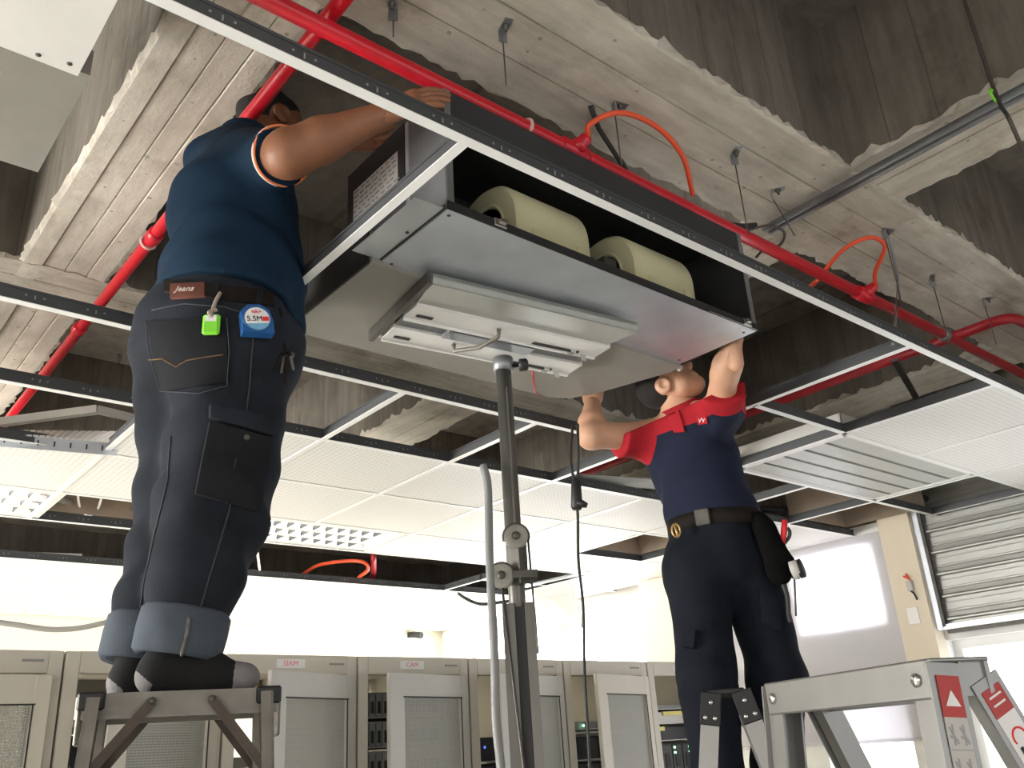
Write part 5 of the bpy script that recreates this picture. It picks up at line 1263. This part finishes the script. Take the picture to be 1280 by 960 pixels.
bc = m['be']; q = MB(); n_ = 40; vs = []
bl = build('tool_belt', MB(), 'belt', MAN2) if False else None
ring = []
for k in range(n_):
    a = 2*math.pi*k/n_; s_ = np.cross(zz, fm); dv = s_*math.cos(a) + fm*math.sin(a); ring.append((dv, 1/math.sqrt(math.cos(a)**2 + (1.15*math.sin(a))**2)))
vs = [bc + dv*(.168*f) + zz*z for z in (-.030, .022) for dv, f in ring] + [bc + dv*(.150*f) + zz*z for z in (-.030, .022) for dv, f in ring]
q.add(vs, [(k, (k+1) % n_, n_ + (k+1) % n_, n_ + k) for k in range(n_)] + [(n_ + k, n_ + (k+1) % n_, 3*n_ + (k+1) % n_, 3*n_ + k) for k in range(n_)] + [((k+1) % n_, k, 2*n_ + k, 2*n_ + (k+1) % n_) for k in range(n_)], 0, True)
bl = build('belt', q, 'belt', MAN2)
build('buckle', MB().box(bc + fm*.150 - zz*.004, (.05, .012, .058), [np.cross(zz, fm), fm, zz], bev=.004), 'steel_dark', bl)
build('fly_seam', MB().tube([bc + fm*.142 - zz*.06, bc + fm*.150 - zz*.12, bc + fm*.140 - zz*.18], .003, 5), 'thread_dark', jn2)
for pxs, nm in ((((858, 790), (872, 790), (870, 812), (856, 810)), 'x'), (((950, 740), (976, 752), (974, 790), (952, 780)), 'x')): drape('cargo_pocket', jn2, list(pxs), .015, 'jeans_navy', jn2, .004, 8)
for kk, kn in (('aa', 'ka'), ('ab', 'kb')):
    p0 = m[kk]; d = unitv(np.array([fm[0], fm[1], 0])); K = SDF(*bounds([p0, p0 + d*.2 - zz*.08], .09), .006); zf = m['aa'][2] - .09
    h0 = np.array([p0[0], p0[1], zf + .042]) - d*.04; K.cone(h0, h0 + d*.10, .040, .044, .03); K.cone(h0 + d*.10, h0 + d*.21 - zz*.008, .044, .034, .03); K.cone(h0 + d*.03, p0, .044, .05, .04); K.chop((0, 0, zf), -zz); build('shoe', K.mesh(), 'black_plastic', MAN2)
# pouch with tools on his belt
pc = atd(972, 690, 3.13)
def ap(px_, py_, D=3.11): return atd(px_, py_, D)
K = thing('tool_pouch', 'black tool pouch hanging on the belt of the man in red and navy', 'tool pouch', pc)
Q = SDF(*bounds([ap(955, 655), ap(985, 735)], .07), .006); Q.cone(ap(957, 662), ap(974, 716), .035, .042, .03, (vw, 1.4)); Q.cone(ap(975, 690), ap(987, 700), .026, .016, .02); Q.cone(ap(948, 650), ap(962, 680), .03, .035, .03); build('bag', Q.mesh(), 'pouch_black', K)
build('strap', MB().tube(spline([ap(978, 728), ap(984, 745), ap(986, 770), ap(988, 778)]), .008, 8), 'black_rubber', K)
tag(build('red_pliers', MB().tube([ap(978, 680), ap(980, 664), ap(981, 650)], [.010, .011, .009], 8).tube(spline([ap(978, 682), ap(986, 672), ap(987, 664), ap(984, 660)]), .006, 8, m=1), ['red_print', 'black_plastic'], None, ap(979, 670)), 'red-handled pliers sticking out of the tool pouch', 'pliers')
K = thing('belt_tape', 'grey round tape measure clipped outside the tool pouch', 'tape measure', ap(997, 712))
build('case', MB().lathe(ap(995, 712, 3.06), unitv(vr - vw*.5 + zz*.2), [(.020, -.016), (.030, -.014), (.030, .012), (.022, .016)], 20), 'sticker_grey', K); build('rim', MB().lathe(ap(1000, 711, 3.06), unitv(vr - vw*.5 + zz*.2), [(.031, -.006), (.031, .010), (.024, .012)], 20), 'black_plastic', K)
K = thing('screwdriver', 'long thin screwdriver hanging point down from the tool pouch', 'screwdriver', ap(994, 745))
build('shank', MB().tube([ap(993, 722), ap(995, 770)], .0035, 6), 'steel_dark', K); build('cross_guard', MB().tube([ap(976, 719), ap(1000, 723)], .004, 6), 'steel_dark', K); build('handle', MB().tube([ap(992, 705), ap(993, 723)], .009, 8), 'black_plastic', K)
K = thing('belt_hook', 'brass snap hook on the belt of the man in red and navy', 'hook', ap(845, 662, 3.03))
build('ring', MB().tube([ap(845, 663, 3.03) + (vr*math.cos(a)*.014 + zz*math.sin(a)*.022) for a in np.linspace(0, 2*math.pi, 18)], .0035, 6, cap=False), 'brass', K); build('gate', MB().tube([ap(843, 655, 3.03), ap(848, 672, 3.03)], .004, 6), 'brass', K)
